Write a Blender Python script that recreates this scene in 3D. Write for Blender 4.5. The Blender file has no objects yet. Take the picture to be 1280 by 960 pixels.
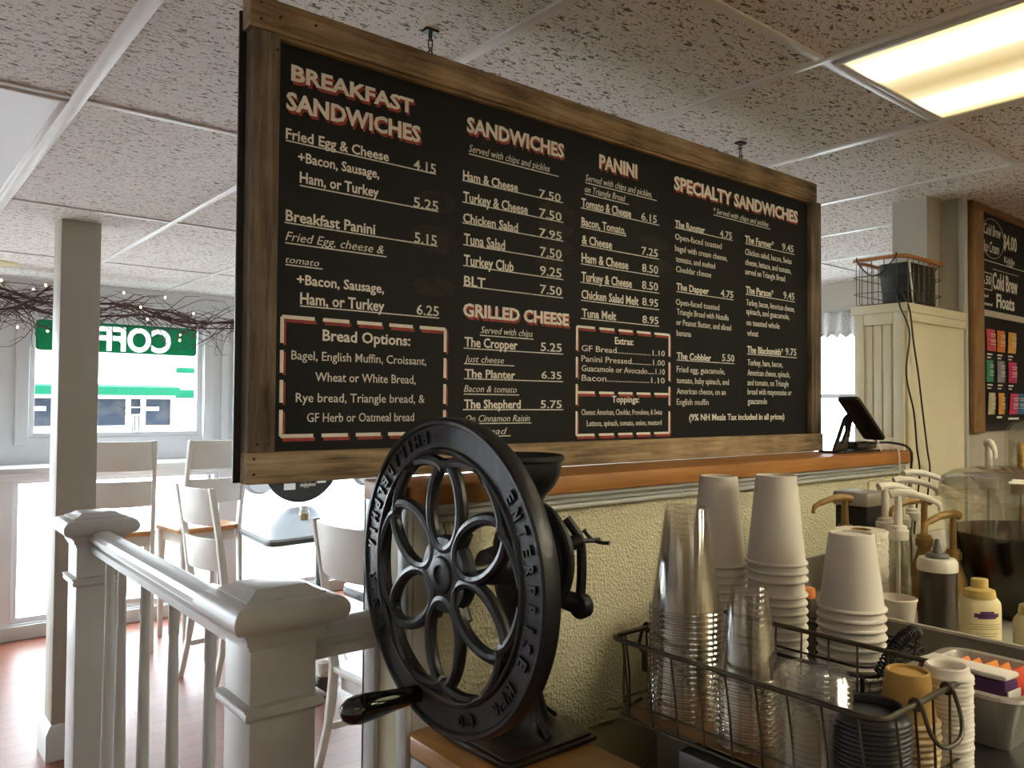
import bpy, bmesh, math, random
from mathutils import Vector, Matrix, noise
random.seed(7)
S = bpy.context.scene
COL = S.collection
PI = math.pi

# ------------------------------------------------------------------ camera, world, sun, lamps, exposure
cam_data = bpy.data.cameras.new('camera')
cam_data.sensor_width = 36.0
cam_data.lens = 996.03 / 1280.0 * 36.0
cam_data.clip_start = 0.02
cam = bpy.data.objects.new('camera', cam_data)
COL.objects.link(cam)
_yaw, _pitch, _roll = 0.88330085, 0.02507393, 0.0069291
_F = Vector((math.cos(_yaw) * math.cos(_pitch), math.sin(_yaw) * math.cos(_pitch), math.sin(_pitch)))
_r = Vector((math.sin(_yaw), -math.cos(_yaw), 0))
_u = _r.cross(_F)
_r2 = _r * math.cos(_roll) + _u * math.sin(_roll)
_u2 = -_r * math.sin(_roll) + _u * math.cos(_roll)
cam.matrix_world = Matrix(((_r2.x, _u2.x, -_F.x, 0), (_r2.y, _u2.y, -_F.y, 0), (_r2.z, _u2.z, -_F.z, 1.55), (0, 0, 0, 1)))
S.camera = cam

S.view_settings.view_transform = 'Standard'
S.view_settings.look = 'None'
S.view_settings.gamma = 1.0
S.view_settings.use_curve_mapping = False
S.view_settings.exposure = 0.15
cy = S.cycles
cy.use_denoising = True
cy.max_bounces = 14
cy.diffuse_bounces = 6
cy.glossy_bounces = 5
cy.transmission_bounces = 10
cy.transparent_max_bounces = 96
cy.sample_clamp_indirect = 6.0
cy.caustics_reflective = False
cy.caustics_refractive = False

SKY = 18.0            # daylight over the street
TROFFER = 4.6        # fluorescent panels in the ceiling
ADDED_AISLE = 2.6  # panels added out of shot to brighten the room
ADDED_KITCHEN = 40.0  # warm panels added out of shot to light the kitchen side
w = bpy.data.worlds.new('sky')
S.world = w
w.use_nodes = True
w.node_tree.nodes['Background'].inputs[0].default_value = (0.86, 0.94, 1.0, 1)
w.node_tree.nodes['Background'].inputs[1].default_value = SKY
sun_d = bpy.data.lights.new('sun', 'SUN')
sun_d.energy = 9.0
sun_d.angle = math.radians(3)
sun_d.color = (1.0, 0.96, 0.9)
sun = bpy.data.objects.new('sun', sun_d)
COL.objects.link(sun)
sun.rotation_euler = (math.radians(38), 0, math.radians(-12))

# ------------------------------------------------------------------ materials
MATS = {}
def nodes_of(m):
    nt = m.node_tree
    return nt, nt.nodes, nt.links, nt.nodes['Principled BSDF']
def mat(name, col, rough=0.5, metal=0.0, col2=None, scale=20.0, stretch=(1, 1, 1), bump=0.0, bscale=None, spec=None, coat=0.0, lo=0.35, hi=0.65, detail=4.0, dist=0.0):
    if name in MATS: return MATS[name]
    m = bpy.data.materials.new(name); m.use_nodes = True
    nt, N, L, P = nodes_of(m)
    P.inputs['Base Color'].default_value = (*col, 1)
    P.inputs['Roughness'].default_value = rough
    P.inputs['Metallic'].default_value = metal
    if spec is not None: P.inputs['Specular IOR Level'].default_value = spec
    if coat: P.inputs['Coat Weight'].default_value = coat
    if col2 or bump:
        tc = N.new('ShaderNodeTexCoord'); mp = N.new('ShaderNodeMapping')
        L.new(tc.outputs['Object'], mp.inputs[0]); mp.inputs['Scale'].default_value = stretch
        nz = N.new('ShaderNodeTexNoise'); nz.inputs['Scale'].default_value = scale; nz.inputs['Detail'].default_value = detail; nz.inputs['Distortion'].default_value = dist
        L.new(mp.outputs[0], nz.inputs['Vector'])
    if col2:
        cr = N.new('ShaderNodeValToRGB')
        cr.color_ramp.elements[0].position = lo; cr.color_ramp.elements[0].color = (*col2, 1)
        cr.color_ramp.elements[1].position = hi; cr.color_ramp.elements[1].color = (*col, 1)
        L.new(nz.outputs['Fac'], cr.inputs[0]); L.new(cr.outputs[0], P.inputs['Base Color'])
    if bump:
        b = N.new('ShaderNodeBump'); b.inputs['Strength'].default_value = bump; b.inputs['Distance'].default_value = 0.004
        if bscale:
            n2 = N.new('ShaderNodeTexNoise'); n2.inputs['Scale'].default_value = bscale; n2.inputs['Detail'].default_value = 2
            L.new(mp.outputs[0], n2.inputs['Vector']); L.new(n2.outputs['Fac'], b.inputs['Height'])
        else: L.new(nz.outputs['Fac'], b.inputs['Height'])
        L.new(b.outputs[0], P.inputs['Normal'])
    MATS[name] = m
    return m
def clear(name, tint, gloss=0.5, rough=0.03, base=0.05):
    """thin clear plastic or glass: see-through with a sheen that grows at grazing angles"""
    if name in MATS: return MATS[name]
    m = bpy.data.materials.new(name); m.use_nodes = True
    nt = m.node_tree; N = nt.nodes; L = nt.links; N.clear()
    out = N.new('ShaderNodeOutputMaterial'); mx = N.new('ShaderNodeMixShader')
    tr = N.new('ShaderNodeBsdfTransparent'); tr.inputs[0].default_value = (*tint, 1)
    gl = N.new('ShaderNodeBsdfGlossy'); gl.inputs['Roughness'].default_value = rough; gl.inputs[0].default_value = (0.95, 0.95, 0.95, 1)
    lw = N.new('ShaderNodeLayerWeight'); lw.inputs['Blend'].default_value = 0.25
    ma = N.new('ShaderNodeMath'); ma.operation = 'MULTIPLY_ADD'; ma.inputs[1].default_value = gloss; ma.inputs[2].default_value = base
    L.new(lw.outputs['Facing'], ma.inputs[0]); L.new(ma.outputs[0], mx.inputs[0])
    L.new(tr.outputs[0], mx.inputs[1]); L.new(gl.outputs[0], mx.inputs[2]); L.new(mx.outputs[0], out.inputs[0])
    MATS[name] = m
    return m
def sheer(name, col, thru):
    """backlit vinyl: part of the daylight comes through it"""
    m = bpy.data.materials.new(name); m.use_nodes = True
    nt, N, L, P = nodes_of(m)
    P.inputs['Base Color'].default_value = (*col, 1); P.inputs['Roughness'].default_value = 0.5
    t = N.new('ShaderNodeBsdfTranslucent'); t.inputs[0].default_value = (*col, 1)
    mx = N.new('ShaderNodeMixShader'); mx.inputs[0].default_value = thru
    L.new(P.outputs[0], mx.inputs[1]); L.new(t.outputs[0], mx.inputs[2]); L.new(mx.outputs[0], N['Material Output'].inputs[0])
    MATS[name] = m
    return m
def emit(name, col, s):
    if name in MATS: return MATS[name]
    m = bpy.data.materials.new(name); m.use_nodes = True
    nt, N, L, P = nodes_of(m)
    P.inputs['Base Color'].default_value = (*[min(1, c) for c in col], 1)
    P.inputs['Emission Color'].default_value = (*col, 1); P.inputs['Emission Strength'].default_value = s
    MATS[name] = m
    return m
def wood(name, dark, mid, light, axis, rough=0.75, scale=9.0, contrast=(0.3, 0.52, 0.72), bump=0.5):
    """plank wood: grain stretched along one axis, with blotches and fine cross marks"""
    if name in MATS: return MATS[name]
    m = bpy.data.materials.new(name); m.use_nodes = True
    nt, N, L, P = nodes_of(m)
    tc = N.new('ShaderNodeTexCoord'); mp = N.new('ShaderNodeMapping')
    st = [9.0, 9.0, 9.0]; st['XYZ'.index(axis)] = 0.55
    mp.inputs['Scale'].default_value = st
    L.new(tc.outputs['Object'], mp.inputs[0])
    nz = N.new('ShaderNodeTexNoise'); nz.inputs['Scale'].default_value = scale; nz.inputs['Detail'].default_value = 8; nz.inputs['Roughness'].default_value = 0.68; nz.inputs['Distortion'].default_value = 0.5
    L.new(mp.outputs[0], nz.inputs['Vector'])
    n2 = N.new('ShaderNodeTexNoise'); n2.inputs['Scale'].default_value = 7; n2.inputs['Detail'].default_value = 5
    L.new(tc.outputs['Object'], n2.inputs['Vector'])
    ad = N.new('ShaderNodeMix'); ad.data_type = 'FLOAT'; ad.inputs[0].default_value = 0.38
    L.new(nz.outputs['Fac'], ad.inputs[2]); L.new(n2.outputs['Fac'], ad.inputs[3])
    cr = N.new('ShaderNodeValToRGB'); cr.color_ramp.elements[0].position = contrast[0]; cr.color_ramp.elements[0].color = (*dark, 1)
    cr.color_ramp.elements[1].position = contrast[2]; cr.color_ramp.elements[1].color = (*light, 1)
    e = cr.color_ramp.elements.new(contrast[1]); e.color = (*mid, 1)
    L.new(ad.outputs[0], cr.inputs[0]); L.new(cr.outputs[0], P.inputs['Base Color'])
    P.inputs['Roughness'].default_value = rough
    b = N.new('ShaderNodeBump'); b.inputs['Strength'].default_value = bump; b.inputs['Distance'].default_value = 0.002
    L.new(nz.outputs['Fac'], b.inputs['Height']); L.new(b.outputs[0], P.inputs['Normal'])
    MATS[name] = m
    return m
def ceiling_mat():
    m = bpy.data.materials.new('fissured_tile'); m.use_nodes = True
    nt, N, L, P = nodes_of(m)
    tc = N.new('ShaderNodeTexCoord')
    def worms(scale, stretch, lo, hi, dist):
        mp = N.new('ShaderNodeMapping'); mp.inputs['Scale'].default_value = stretch; mp.inputs['Rotation'].default_value = (0, 0, -0.15)
        L.new(tc.outputs['Object'], mp.inputs[0])
        nz = N.new('ShaderNodeTexNoise'); nz.inputs['Scale'].default_value = scale; nz.inputs['Detail'].default_value = 2.0; nz.inputs['Distortion'].default_value = dist
        L.new(mp.outputs[0], nz.inputs['Vector'])
        mr = N.new('ShaderNodeMapRange'); mr.inputs['From Min'].default_value = lo; mr.inputs['From Max'].default_value = hi
        L.new(nz.outputs['Fac'], mr.inputs[0])
        return mr.outputs[0]
    a = worms(95, (0.5, 1.2, 1), 0.585, 0.63, 1.0)
    b = worms(230, (0.7, 1.1, 1), 0.62, 0.68, 0.4)
    mx = N.new('ShaderNodeMath'); mx.operation = 'MAXIMUM'; L.new(a, mx.inputs[0]); L.new(b, mx.inputs[1])
    mc = N.new('ShaderNodeMix'); mc.data_type = 'RGBA'
    mc.inputs[6].default_value = (0.86, 0.835, 0.79, 1); mc.inputs[7].default_value = (0.17, 0.145, 0.12, 1)
    L.new(mx.outputs[0], mc.inputs[0]); L.new(mc.outputs[2], P.inputs['Base Color'])
    bp = N.new('ShaderNodeBump'); bp.invert = True; bp.inputs['Strength'].default_value = 0.6; bp.inputs['Distance'].default_value = 0.003
    L.new(mx.outputs[0], bp.inputs['Height']); L.new(bp.outputs[0], P.inputs['Normal'])
    P.inputs['Roughness'].default_value = 0.95
    return m
def floor_mat():
    m = bpy.data.materials.new('red_wood_planks'); m.use_nodes = True
    nt, N, L, P = nodes_of(m)
    tc = N.new('ShaderNodeTexCoord'); br = N.new('ShaderNodeTexBrick')
    L.new(tc.outputs['Object'], br.inputs['Vector'])
    br.inputs['Color1'].default_value = (0.17, 0.062, 0.040, 1); br.inputs['Color2'].default_value = (0.215, 0.082, 0.052, 1); br.inputs['Mortar'].default_value = (0.07, 0.03, 0.02, 1)
    br.inputs['Scale'].default_value = 1.0; br.inputs['Mortar Size'].default_value = 0.0022; br.inputs['Brick Width'].default_value = 1.1; br.inputs['Row Height'].default_value = 0.12; br.offset = 0.37
    mp = N.new('ShaderNodeMapping'); mp.inputs['Scale'].default_value = (1.2, 14, 1); L.new(tc.outputs['Object'], mp.inputs[0])
    nz = N.new('ShaderNodeTexNoise'); nz.inputs['Scale'].default_value = 5; nz.inputs['Detail'].default_value = 6; L.new(mp.outputs[0], nz.inputs['Vector'])
    mx = N.new('ShaderNodeMix'); mx.data_type = 'RGBA'; mx.blend_type = 'MULTIPLY'; mx.inputs[0].default_value = 0.6
    L.new(br.outputs['Color'], mx.inputs[6])
    cr = N.new('ShaderNodeValToRGB'); cr.color_ramp.elements[0].color = (0.62, 0.55, 0.5, 1); cr.color_ramp.elements[1].color = (1.25, 1.2, 1.15, 1); L.new(nz.outputs['Fac'], cr.inputs[0]); L.new(cr.outputs[0], mx.inputs[7])
    L.new(mx.outputs[2], P.inputs['Base Color']); P.inputs['Roughness'].default_value = 0.38; P.inputs['Specular IOR Level'].default_value = 0.28
    return m
def textured_wall_mat():
    m = bpy.data.materials.new('pebbled_cream_panel'); m.use_nodes = True
    nt, N, L, P = nodes_of(m)
    tc = N.new('ShaderNodeTexCoord'); vo = N.new('ShaderNodeTexVoronoi'); vo.inputs['Scale'].default_value = 150; vo.feature = 'SMOOTH_F1'; vo.inputs['Smoothness'].default_value = 0.4
    nz = N.new('ShaderNodeTexNoise'); nz.inputs['Scale'].default_value = 130; nz.inputs['Detail'].default_value = 3
    L.new(tc.outputs['Object'], vo.inputs['Vector']); L.new(tc.outputs['Object'], nz.inputs['Vector'])
    ad = N.new('ShaderNodeMath'); L.new(vo.outputs['Distance'], ad.inputs[0]); L.new(nz.outputs['Fac'], ad.inputs[1])
    b = N.new('ShaderNodeBump'); b.inputs['Strength'].default_value = 0.9; b.inputs['Distance'].default_value = 0.004
    L.new(ad.outputs[0], b.inputs['Height']); L.new(b.outputs[0], P.inputs['Normal'])
    P.inputs['Base Color'].default_value = (0.74, 0.69, 0.48, 1); P.inputs['Roughness'].default_value = 0.45
    return m

M_ceil = ceiling_mat()
M_floor = floor_mat()
M_panel = textured_wall_mat()
M_cream = mat('cream_paint', (0.74, 0.68, 0.49), 0.5, col2=(0.69, 0.635, 0.455), scale=5, bump=0.08, bscale=60)
M_grey = mat('taupe_wall_paint', (0.46, 0.43, 0.36), 0.7, col2=(0.43, 0.40, 0.33), scale=4, bump=0.1, bscale=90)
M_white = mat('white_gloss_paint', (0.55, 0.555, 0.54), 0.35, col2=(0.52, 0.525, 0.51), scale=7, bump=0.05, bscale=40)
M_wwall = mat('white_wall_paint', (0.72, 0.74, 0.76), 0.6, col2=(0.69, 0.71, 0.73), scale=4)
M_metalwhite = mat('white_enamel_tee', (0.80, 0.79, 0.77), 0.35, col2=(0.77, 0.76, 0.74), scale=12)
M_postpaint = mat('taupe_post_paint', (0.40, 0.37, 0.31), 0.55, col2=(0.375, 0.345, 0.29), scale=5)
M_weatherX = wood('weathered_board_across', (0.035, 0.018, 0.008), (0.27, 0.175, 0.088), (0.52, 0.37, 0.21), 'X', contrast=(0.34, 0.5, 0.66))
M_weatherB = wood('pale_weathered_board', (0.07, 0.045, 0.022), (0.34, 0.245, 0.14), (0.56, 0.43, 0.28), 'X', contrast=(0.34, 0.5, 0.66))
M_weatherZ = wood('weathered_board_upright', (0.025, 0.017, 0.010), (0.14, 0.102, 0.066), (0.28, 0.21, 0.14), 'Z', contrast=(0.34, 0.5, 0.66))
M_oakX = wood('varnished_oak_across', (0.20, 0.075, 0.016), (0.40, 0.165, 0.038), (0.52, 0.25, 0.07), 'X', 0.5, 6, (0.25, 0.5, 0.75), 0.1)
M_oakY = wood('varnished_oak_lengthwise', (0.22, 0.085, 0.018), (0.46, 0.22, 0.06), (0.60, 0.33, 0.11), 'Y', 0.3, 6, (0.25, 0.5, 0.75), 0.1)
M_chalk = mat('chalkboard_paint', (0.011, 0.012, 0.0125), 0.6, col2=(0.017, 0.0175, 0.0175), scale=3, detail=6, bump=0.04, bscale=200, spec=0.15)
M_smudge = mat('wiped_chalk', (0.036, 0.036, 0.032), 0.7, col2=(0.022, 0.022, 0.02), scale=25, spec=0.15)
M_letter = mat('cream_lettering_paint', (0.93, 0.90, 0.83), 0.7, col2=(0.86, 0.83, 0.76), scale=60)
M_letter2 = mat('chalk_marker', (0.86, 0.84, 0.78), 0.8, col2=(0.68, 0.66, 0.60), scale=90)
M_red = mat('red_lettering_paint', (0.42, 0.05, 0.035), 0.7, col2=(0.24, 0.03, 0.022), scale=60)
M_iron = mat('black_cast_iron', (0.0095, 0.0115, 0.0145), 0.36, 0.0, col2=(0.015, 0.0165, 0.019), scale=14, bump=0.25, bscale=70, spec=0.5)
M_ironrust = mat('worn_black_iron', (0.016, 0.014, 0.012), 0.45, 0.0, col2=(0.03, 0.016, 0.009), scale=10, bump=0.3, bscale=60)
M_lacquer = mat('black_lacquer', (0.006, 0.006, 0.006), 0.12, col2=(0.010, 0.009, 0.009), scale=8, coat=0.5)
M_wire = mat('bronze_wire', (0.10, 0.085, 0.055), 0.4, 0.7, col2=(0.06, 0.05, 0.035), scale=30)
M_blackwire = mat('black_wire', (0.012, 0.010, 0.010), 0.4, 0.3, col2=(0.02, 0.016, 0.014), scale=30)
M_paper = mat('white_paper_cup', (0.80, 0.75, 0.66), 0.65, col2=(0.77, 0.72, 0.63), scale=9)
M_clear = clear('clear_cup_plastic', (0.976, 0.972, 0.960), 0.46, 0.05, 0.03)
M_clearlid = clear('clear_lid_plastic', (0.93, 0.93, 0.915), 0.45, 0.18, 0.07)
M_glass = clear('window_glass', (0.97, 0.98, 0.985), 0.35, 0.01, 0.01)
M_acrylic = clear('clear_acrylic', (0.92, 0.92, 0.895), 0.55, 0.02, 0.10)
M_clearrim = clear('clear_cup_rim', (0.84, 0.82, 0.78), 0.6, 0.08, 0.20)
M_body = clear('clear_dispenser_wall', (0.92, 0.92, 0.90), 0.32, 0.03, 0.015)
M_bottle = clear('bottle_glass', (0.90, 0.90, 0.86), 0.5, 0.03, 0.04)
M_coffee = mat('black_coffee', (0.008, 0.005, 0.004), 0.08, col2=(0.012, 0.006, 0.004), scale=5)
M_blacklid = mat('black_lid_plastic', (0.018, 0.019, 0.021), 0.35, col2=(0.025, 0.026, 0.028), scale=20)
M_yellow = mat('tan_kraft_cup', (0.50, 0.30, 0.075), 0.6, col2=(0.44, 0.26, 0.06), scale=18)
M_steel = mat('brushed_steel', (0.58, 0.55, 0.49), 0.38, 0.7, col2=(0.50, 0.47, 0.42), scale=18, stretch=(1, 12, 1))
M_purple = mat('purple_carton', (0.085, 0.012, 0.105), 0.5, col2=(0.06, 0.008, 0.08), scale=10)
M_orange = mat('orange_foil', (0.75, 0.16, 0.02), 0.35, col2=(0.80, 0.32, 0.05), scale=25)
M_redfoil = mat('red_foil', (0.62, 0.03, 0.02), 0.35, col2=(0.72, 0.08, 0.03), scale=25)
M_counter = mat('black_laminate', (0.022, 0.021, 0.02), 0.3, col2=(0.03, 0.029, 0.027), scale=40)
M_cabinet = mat('grey_green_cabinet', (0.20, 0.19, 0.15), 0.5, col2=(0.18, 0.17, 0.135), scale=5)
M_plasticwhite = mat('white_pump_plastic', (0.84, 0.80, 0.70), 0.35, col2=(0.80, 0.76, 0.66), scale=12)
M_plastictan = mat('caramel_pump_plastic', (0.36, 0.21, 0.055), 0.35, col2=(0.31, 0.18, 0.045), scale=12)
M_sauce = mat('chocolate_sauce_bottle', (0.045, 0.032, 0.024), 0.3, col2=(0.035, 0.025, 0.018), scale=9)
M_mustard = mat('pale_mustard_bottle', (0.80, 0.70, 0.40), 0.35, col2=(0.76, 0.66, 0.37), scale=9)
M_mustardcap = mat('mustard_cap', (0.62, 0.46, 0.15), 0.35, col2=(0.57, 0.42, 0.13), scale=9)
M_towel = mat('paper_towel', (0.83, 0.77, 0.64), 0.9, col2=(0.79, 0.73, 0.60), scale=50)
M_rubber = mat('black_rubber', (0.008, 0.008, 0.009), 0.5, col2=(0.012, 0.012, 0.012), scale=30)
M_cordwhite = mat('white_cord', (0.75, 0.73, 0.66), 0.5, col2=(0.7, 0.68, 0.6), scale=30)
M_screen = mat('dark_phone_glass', (0.012, 0.016, 0.016), 0.08, col2=(0.018, 0.022, 0.02), scale=6)
M_chairw = mat('white_chair_paint', (0.74, 0.72, 0.67), 0.4, col2=(0.70, 0.68, 0.63), scale=6)
M_seat = wood('honey_wood_seat', (0.30, 0.13, 0.03), (0.50, 0.24, 0.07), (0.62, 0.34, 0.12), 'Y', 0.3, 5, (0.3, 0.5, 0.7), 0.05)
M_table = mat('grey_laminate_top', (0.52, 0.57, 0.62), 0.22, col2=(0.48, 0.53, 0.58), scale=60)
M_tableedge = mat('charcoal_edge_band', (0.06, 0.062, 0.065), 0.4, col2=(0.075, 0.077, 0.08), scale=40)
M_twig = mat('dark_red_twig', (0.07, 0.032, 0.026), 0.8, col2=(0.10, 0.055, 0.045), scale=40, bump=0.4)
M_bulb = emit('warm_fairy_bulb', (1.0, 0.72, 0.35), 5.0)
M_green = sheer('green_vinyl', (0.0, 0.30, 0.14), 0.5)
M_vinylwhite = mat('white_vinyl', (0.85, 0.86, 0.85), 0.5, col2=(0.82, 0.83, 0.82), scale=6)
M_vinylsheer = sheer('sheer_white_vinyl', (0.85, 0.86, 0.85), 0.6)
M_facade = mat('white_clapboard', (0.80, 0.80, 0.78), 0.7, col2=(0.75, 0.75, 0.73), scale=3)
M_awning = mat('green_awning', (0.0, 0.045, 0.022), 0.7, col2=(0.0, 0.04, 0.02), scale=3, spec=0.1)
M_shopglass = mat('dark_shop_window', (0.008, 0.012, 0.02), 0.3, col2=(0.018, 0.02, 0.024), scale=1.2, spec=0.08, lo=0.42, hi=0.5)
M_street = mat('pale_pavement', (0.55, 0.55, 0.54), 0.9, col2=(0.48, 0.48, 0.47), scale=2)
M_lawn = mat('lawn_grass', (0.020, 0.050, 0.010), 0.9, col2=(0.034, 0.062, 0.024), scale=2)
M_hedge = mat('flower_bed_soil', (0.20, 0.30, 0.10), 0.9, col2=(0.13, 0.2, 0.06), scale=8)
M_car = mat('silver_car_paint', (0.50, 0.52, 0.54), 0.25, 0.4, col2=(0.46, 0.48, 0.5), scale=4)
M_lace = mat('white_lace', (0.82, 0.82, 0.80), 0.9, col2=(0.6, 0.62, 0.62), scale=80)
M_diff_off = mat('unlit_diffuser', (0.78, 0.80, 0.82), 0.35, col2=(0.75, 0.77, 0.79), scale=6)
M_brownframe = wood('barn_board_upright', (0.10, 0.045, 0.015), (0.26, 0.14, 0.055), (0.38, 0.22, 0.10), 'Z')
M_brownframeX = wood('barn_board_across', (0.08, 0.035, 0.012), (0.20, 0.10, 0.04), (0.30, 0.17, 0.075), 'X')

def troffer_mat(name, power, warm=1.0):
    m = bpy.data.materials.new(name); m.use_nodes = True
    nt, N, L, P = nodes_of(m)
    # two fluorescent tubes behind a prismatic sheet: brighter along each tube
    tc = N.new('ShaderNodeTexCoord'); sp = N.new('ShaderNodeSeparateXYZ'); L.new(tc.outputs['Generated'], sp.inputs[0])
    cr = N.new('ShaderNodeValToRGB'); e = cr.color_ramp.elements
    e[0].position = 0.0; e[0].color = (0.80, 0.60, 0.26, 1); e[1].position = 1.0; e[1].color = (0.80, 0.60, 0.26, 1)
    for p, c in ((0.22, (1.0, 0.93, 0.62)), (0.5, (0.78, 0.57, 0.24)), (0.78, (1.0, 0.93, 0.62))):
        k = e.new(p); k.color = (*c, 1)
    if warm < 1:
        for q in e: q.color = tuple(0.95 + (c - 0.95) * warm for c in q.color[:3]) + (1,)
    L.new(sp.outputs['X'], cr.inputs[0]); L.new(cr.outputs[0], P.inputs['Emission Color'])
    cr2 = N.new('ShaderNodeValToRGB'); e = cr2.color_ramp.elements
    e[0].color = (0.22, 0.22, 0.22, 1); e[1].color = (0.22, 0.22, 0.22, 1)
    for p, c in ((0.22, 1.0), (0.36, 0.22), (0.5, 0.15), (0.64, 0.22), (0.78, 1.0)):
        k = e.new(p); k.color = (c, c, c, 1)
    ml = N.new('ShaderNodeMath'); ml.operation = 'MULTIPLY'; ml.inputs[1].default_value = power
    L.new(sp.outputs['X'], cr2.inputs[0]); L.new(cr2.outputs[0], ml.inputs[0]); L.new(ml.outputs[0], P.inputs['Emission Strength'])
    P.inputs['Base Color'].default_value = (0.8, 0.78, 0.7, 1)
    return m
M_lit = troffer_mat('lit_diffuser', TROFFER)
M_lit2 = troffer_mat('added_aisle_diffuser', ADDED_AISLE, 0.35)
M_lit3 = troffer_mat('added_kitchen_diffuser', ADDED_KITCHEN, 0.68)

# ------------------------------------------------------------------ mesh building
class MB:
    def __init__(s): s.v = []; s.f = []
    def add(s, vs, fs):
        n = len(s.v); s.v += [tuple(v) for v in vs]; s.f += [tuple(i + n for i in f) for f in fs]; return s
    def box(s, x0, x1, y0, y1, z0, z1, M=None):
        vs = [Vector((x, y, z)) for z in (z0, z1) for y in (y0, y1) for x in (x0, x1)]
        if M: vs = [M @ v for v in vs]
        return s.add(vs, [(0, 2, 3, 1), (4, 5, 7, 6), (0, 1, 5, 4), (1, 3, 7, 5), (3, 2, 6, 7), (2, 0, 4, 6)])
    def lathe(s, prof, c=(0, 0, 0), seg=32, M=None, closed=False, sx=1.0, sy=1.0):
        vs = []; fs = []; n = len(prof)
        for k in range(seg):
            a = 2 * PI * k / seg
            for r, z in prof:
                v = Vector((r * math.cos(a) * sx, r * math.sin(a) * sy, z))
                if M: v = M @ v
                vs.append(v + Vector(c))
        m = n if closed else n - 1
        for k in range(seg):
            k2 = (k + 1) % seg
            for i in range(m):
                j = (i + 1) % n
                fs.append((k * n + i, k2 * n + i, k2 * n + j, k * n + j))
        return s.add(vs, fs)
    def tube(s, path, r, seg=8, closed=False, caps=True):
        P = [Vector(p) for p in path]; n = len(P)
        rs = r if isinstance(r, (list, tuple)) else [r] * n
        def tan(i):
            if closed: return (P[(i + 1) % n] - P[i - 1]).normalized()
            a = P[min(i + 1, n - 1)]; b = P[max(i - 1, 0)]
            return (a - b).normalized() if (a - b).length > 1e-9 else Vector((0, 0, 1))
        t = tan(0); up = Vector((0, 0, 1)) if abs(t.z) < 0.9 else Vector((1, 0, 0))
        nrm = t.cross(up).normalized(); vs = []; fs = []
        for i in range(n):
            t = tan(i); nrm = (nrm - t * nrm.dot(t))
            if nrm.length < 1e-6: nrm = t.orthogonal()
            nrm.normalize(); b = t.cross(nrm)
            for k in range(seg):
                a = 2 * PI * k / seg
                vs.append(P[i] + (nrm * math.cos(a) + b * math.sin(a)) * rs[i])
        for i in range(n if closed else n - 1):
            i2 = (i + 1) % n
            for k in range(seg):
                k2 = (k + 1) % seg
                fs.append((i * seg + k, i * seg + k2, i2 * seg + k2, i2 * seg + k))
        if caps and not closed:
            fs.append(tuple(range(seg))[::-1]); fs.append(tuple((n - 1) * seg + k for k in range(seg)))
        return s.add(vs, fs)
    def prism(s, poly, z0, z1, M=None):
        n = len(poly)
        vs = [Vector((x, y, z0)) for x, y in poly] + [Vector((x, y, z1)) for x, y in poly]
        if M: vs = [M @ v for v in vs]
        return s.add(vs, [tuple(range(n))[::-1], tuple(range(n, 2 * n))] + [(i, (i + 1) % n, n + (i + 1) % n, n + i) for i in range(n)])
    def sweep_rect(s, prof, x0, x1, y0, y1):
        """a moulding: profile (out, z) carried round a rectangle"""
        vs = []; fs = []; n = len(prof)
        for sx, sy in ((0, 0), (1, 0), (1, 1), (0, 1)):
            for o, z in prof:
                vs.append(((x1 + o) if sx else (x0 - o), (y1 + o) if sy else (y0 - o), z))
        for k in range(4):
            k2 = (k + 1) % 4
            for i in range(n - 1): fs.append((k * n + i, k2 * n + i, k2 * n + i + 1, k * n + i + 1))
        fs.append((0, 3 * n, 2 * n, n)); fs.append((n - 1, 2 * n - 1, 3 * n - 1, 4 * n - 1))
        return s.add(vs, fs)
    def build(s, name, m, parent=None, smooth=True, sharp=0.62, bevel=0.0, bseg=2, loc=None):
        me = bpy.data.meshes.new(name)
        bm = bmesh.new()
        bv = [bm.verts.new(v) for v in s.v]
        for f in s.f:
            try: bm.faces.new([bv[i] for i in f])
            except ValueError: pass
        bmesh.ops.recalc_face_normals(bm, faces=bm.faces[:])
        if bevel:
            es = [e for e in bm.edges if len(e.link_faces) == 2 and e.calc_face_angle(0) > 0.6]
            bmesh.ops.bevel(bm, geom=es, offset=bevel, segments=bseg, affect='EDGES', profile=0.5, clamp_overlap=True)
        if smooth:
            for f in bm.faces: f.smooth = True
            for e in bm.edges:
                if len(e.link_faces) == 2 and e.calc_face_angle(0) > sharp: e.smooth = False
        bm.to_mesh(me); bm.free()
        me.materials.append(m)
        o = bpy.data.objects.new(name, me); COL.objects.link(o)
        if parent: o.parent = parent
        if loc: o.location = loc
        return o
def tag(o, label, cat, group=None):
    o['label'] = label; o['category'] = cat
    if group: o['group'] = group
    return o
def thing(name, label, cat, loc=(0, 0, 0), rz=0, group=None):
    o = bpy.data.objects.new(name, None); COL.objects.link(o)
    o.location = loc; o.rotation_euler = (0, 0, rz); o.empty_display_size = 0.05
    return tag(o, label, cat, group)
def struct(o):
    o['kind'] = 'structure'; return o
def dup(root, loc, rz=0.0, label=None, group=None):
    r = root.copy(); COL.objects.link(r); r.location = loc; r.rotation_euler = (0, 0, rz)
    if label: r['label'] = label
    if group: r['group'] = group
    for ch in root.children:
        c = ch.copy(); COL.objects.link(c); c.parent = r
        for g in ch.children:
            d = g.copy(); COL.objects.link(d); d.parent = c
    return r
ORD = ['top', 'second', 'third', 'fourth', 'fifth', 'sixth', 'seventh', 'eighth', 'ninth', 'tenth', 'eleventh', 'twelfth', 'thirteenth', 'fourteenth', 'fifteenth', 'sixteenth', 'seventeenth', 'eighteenth', 'nineteenth', 'twentieth', 'twenty-first', 'twenty-second', 'twenty-third', 'twenty-fourth']
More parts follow.
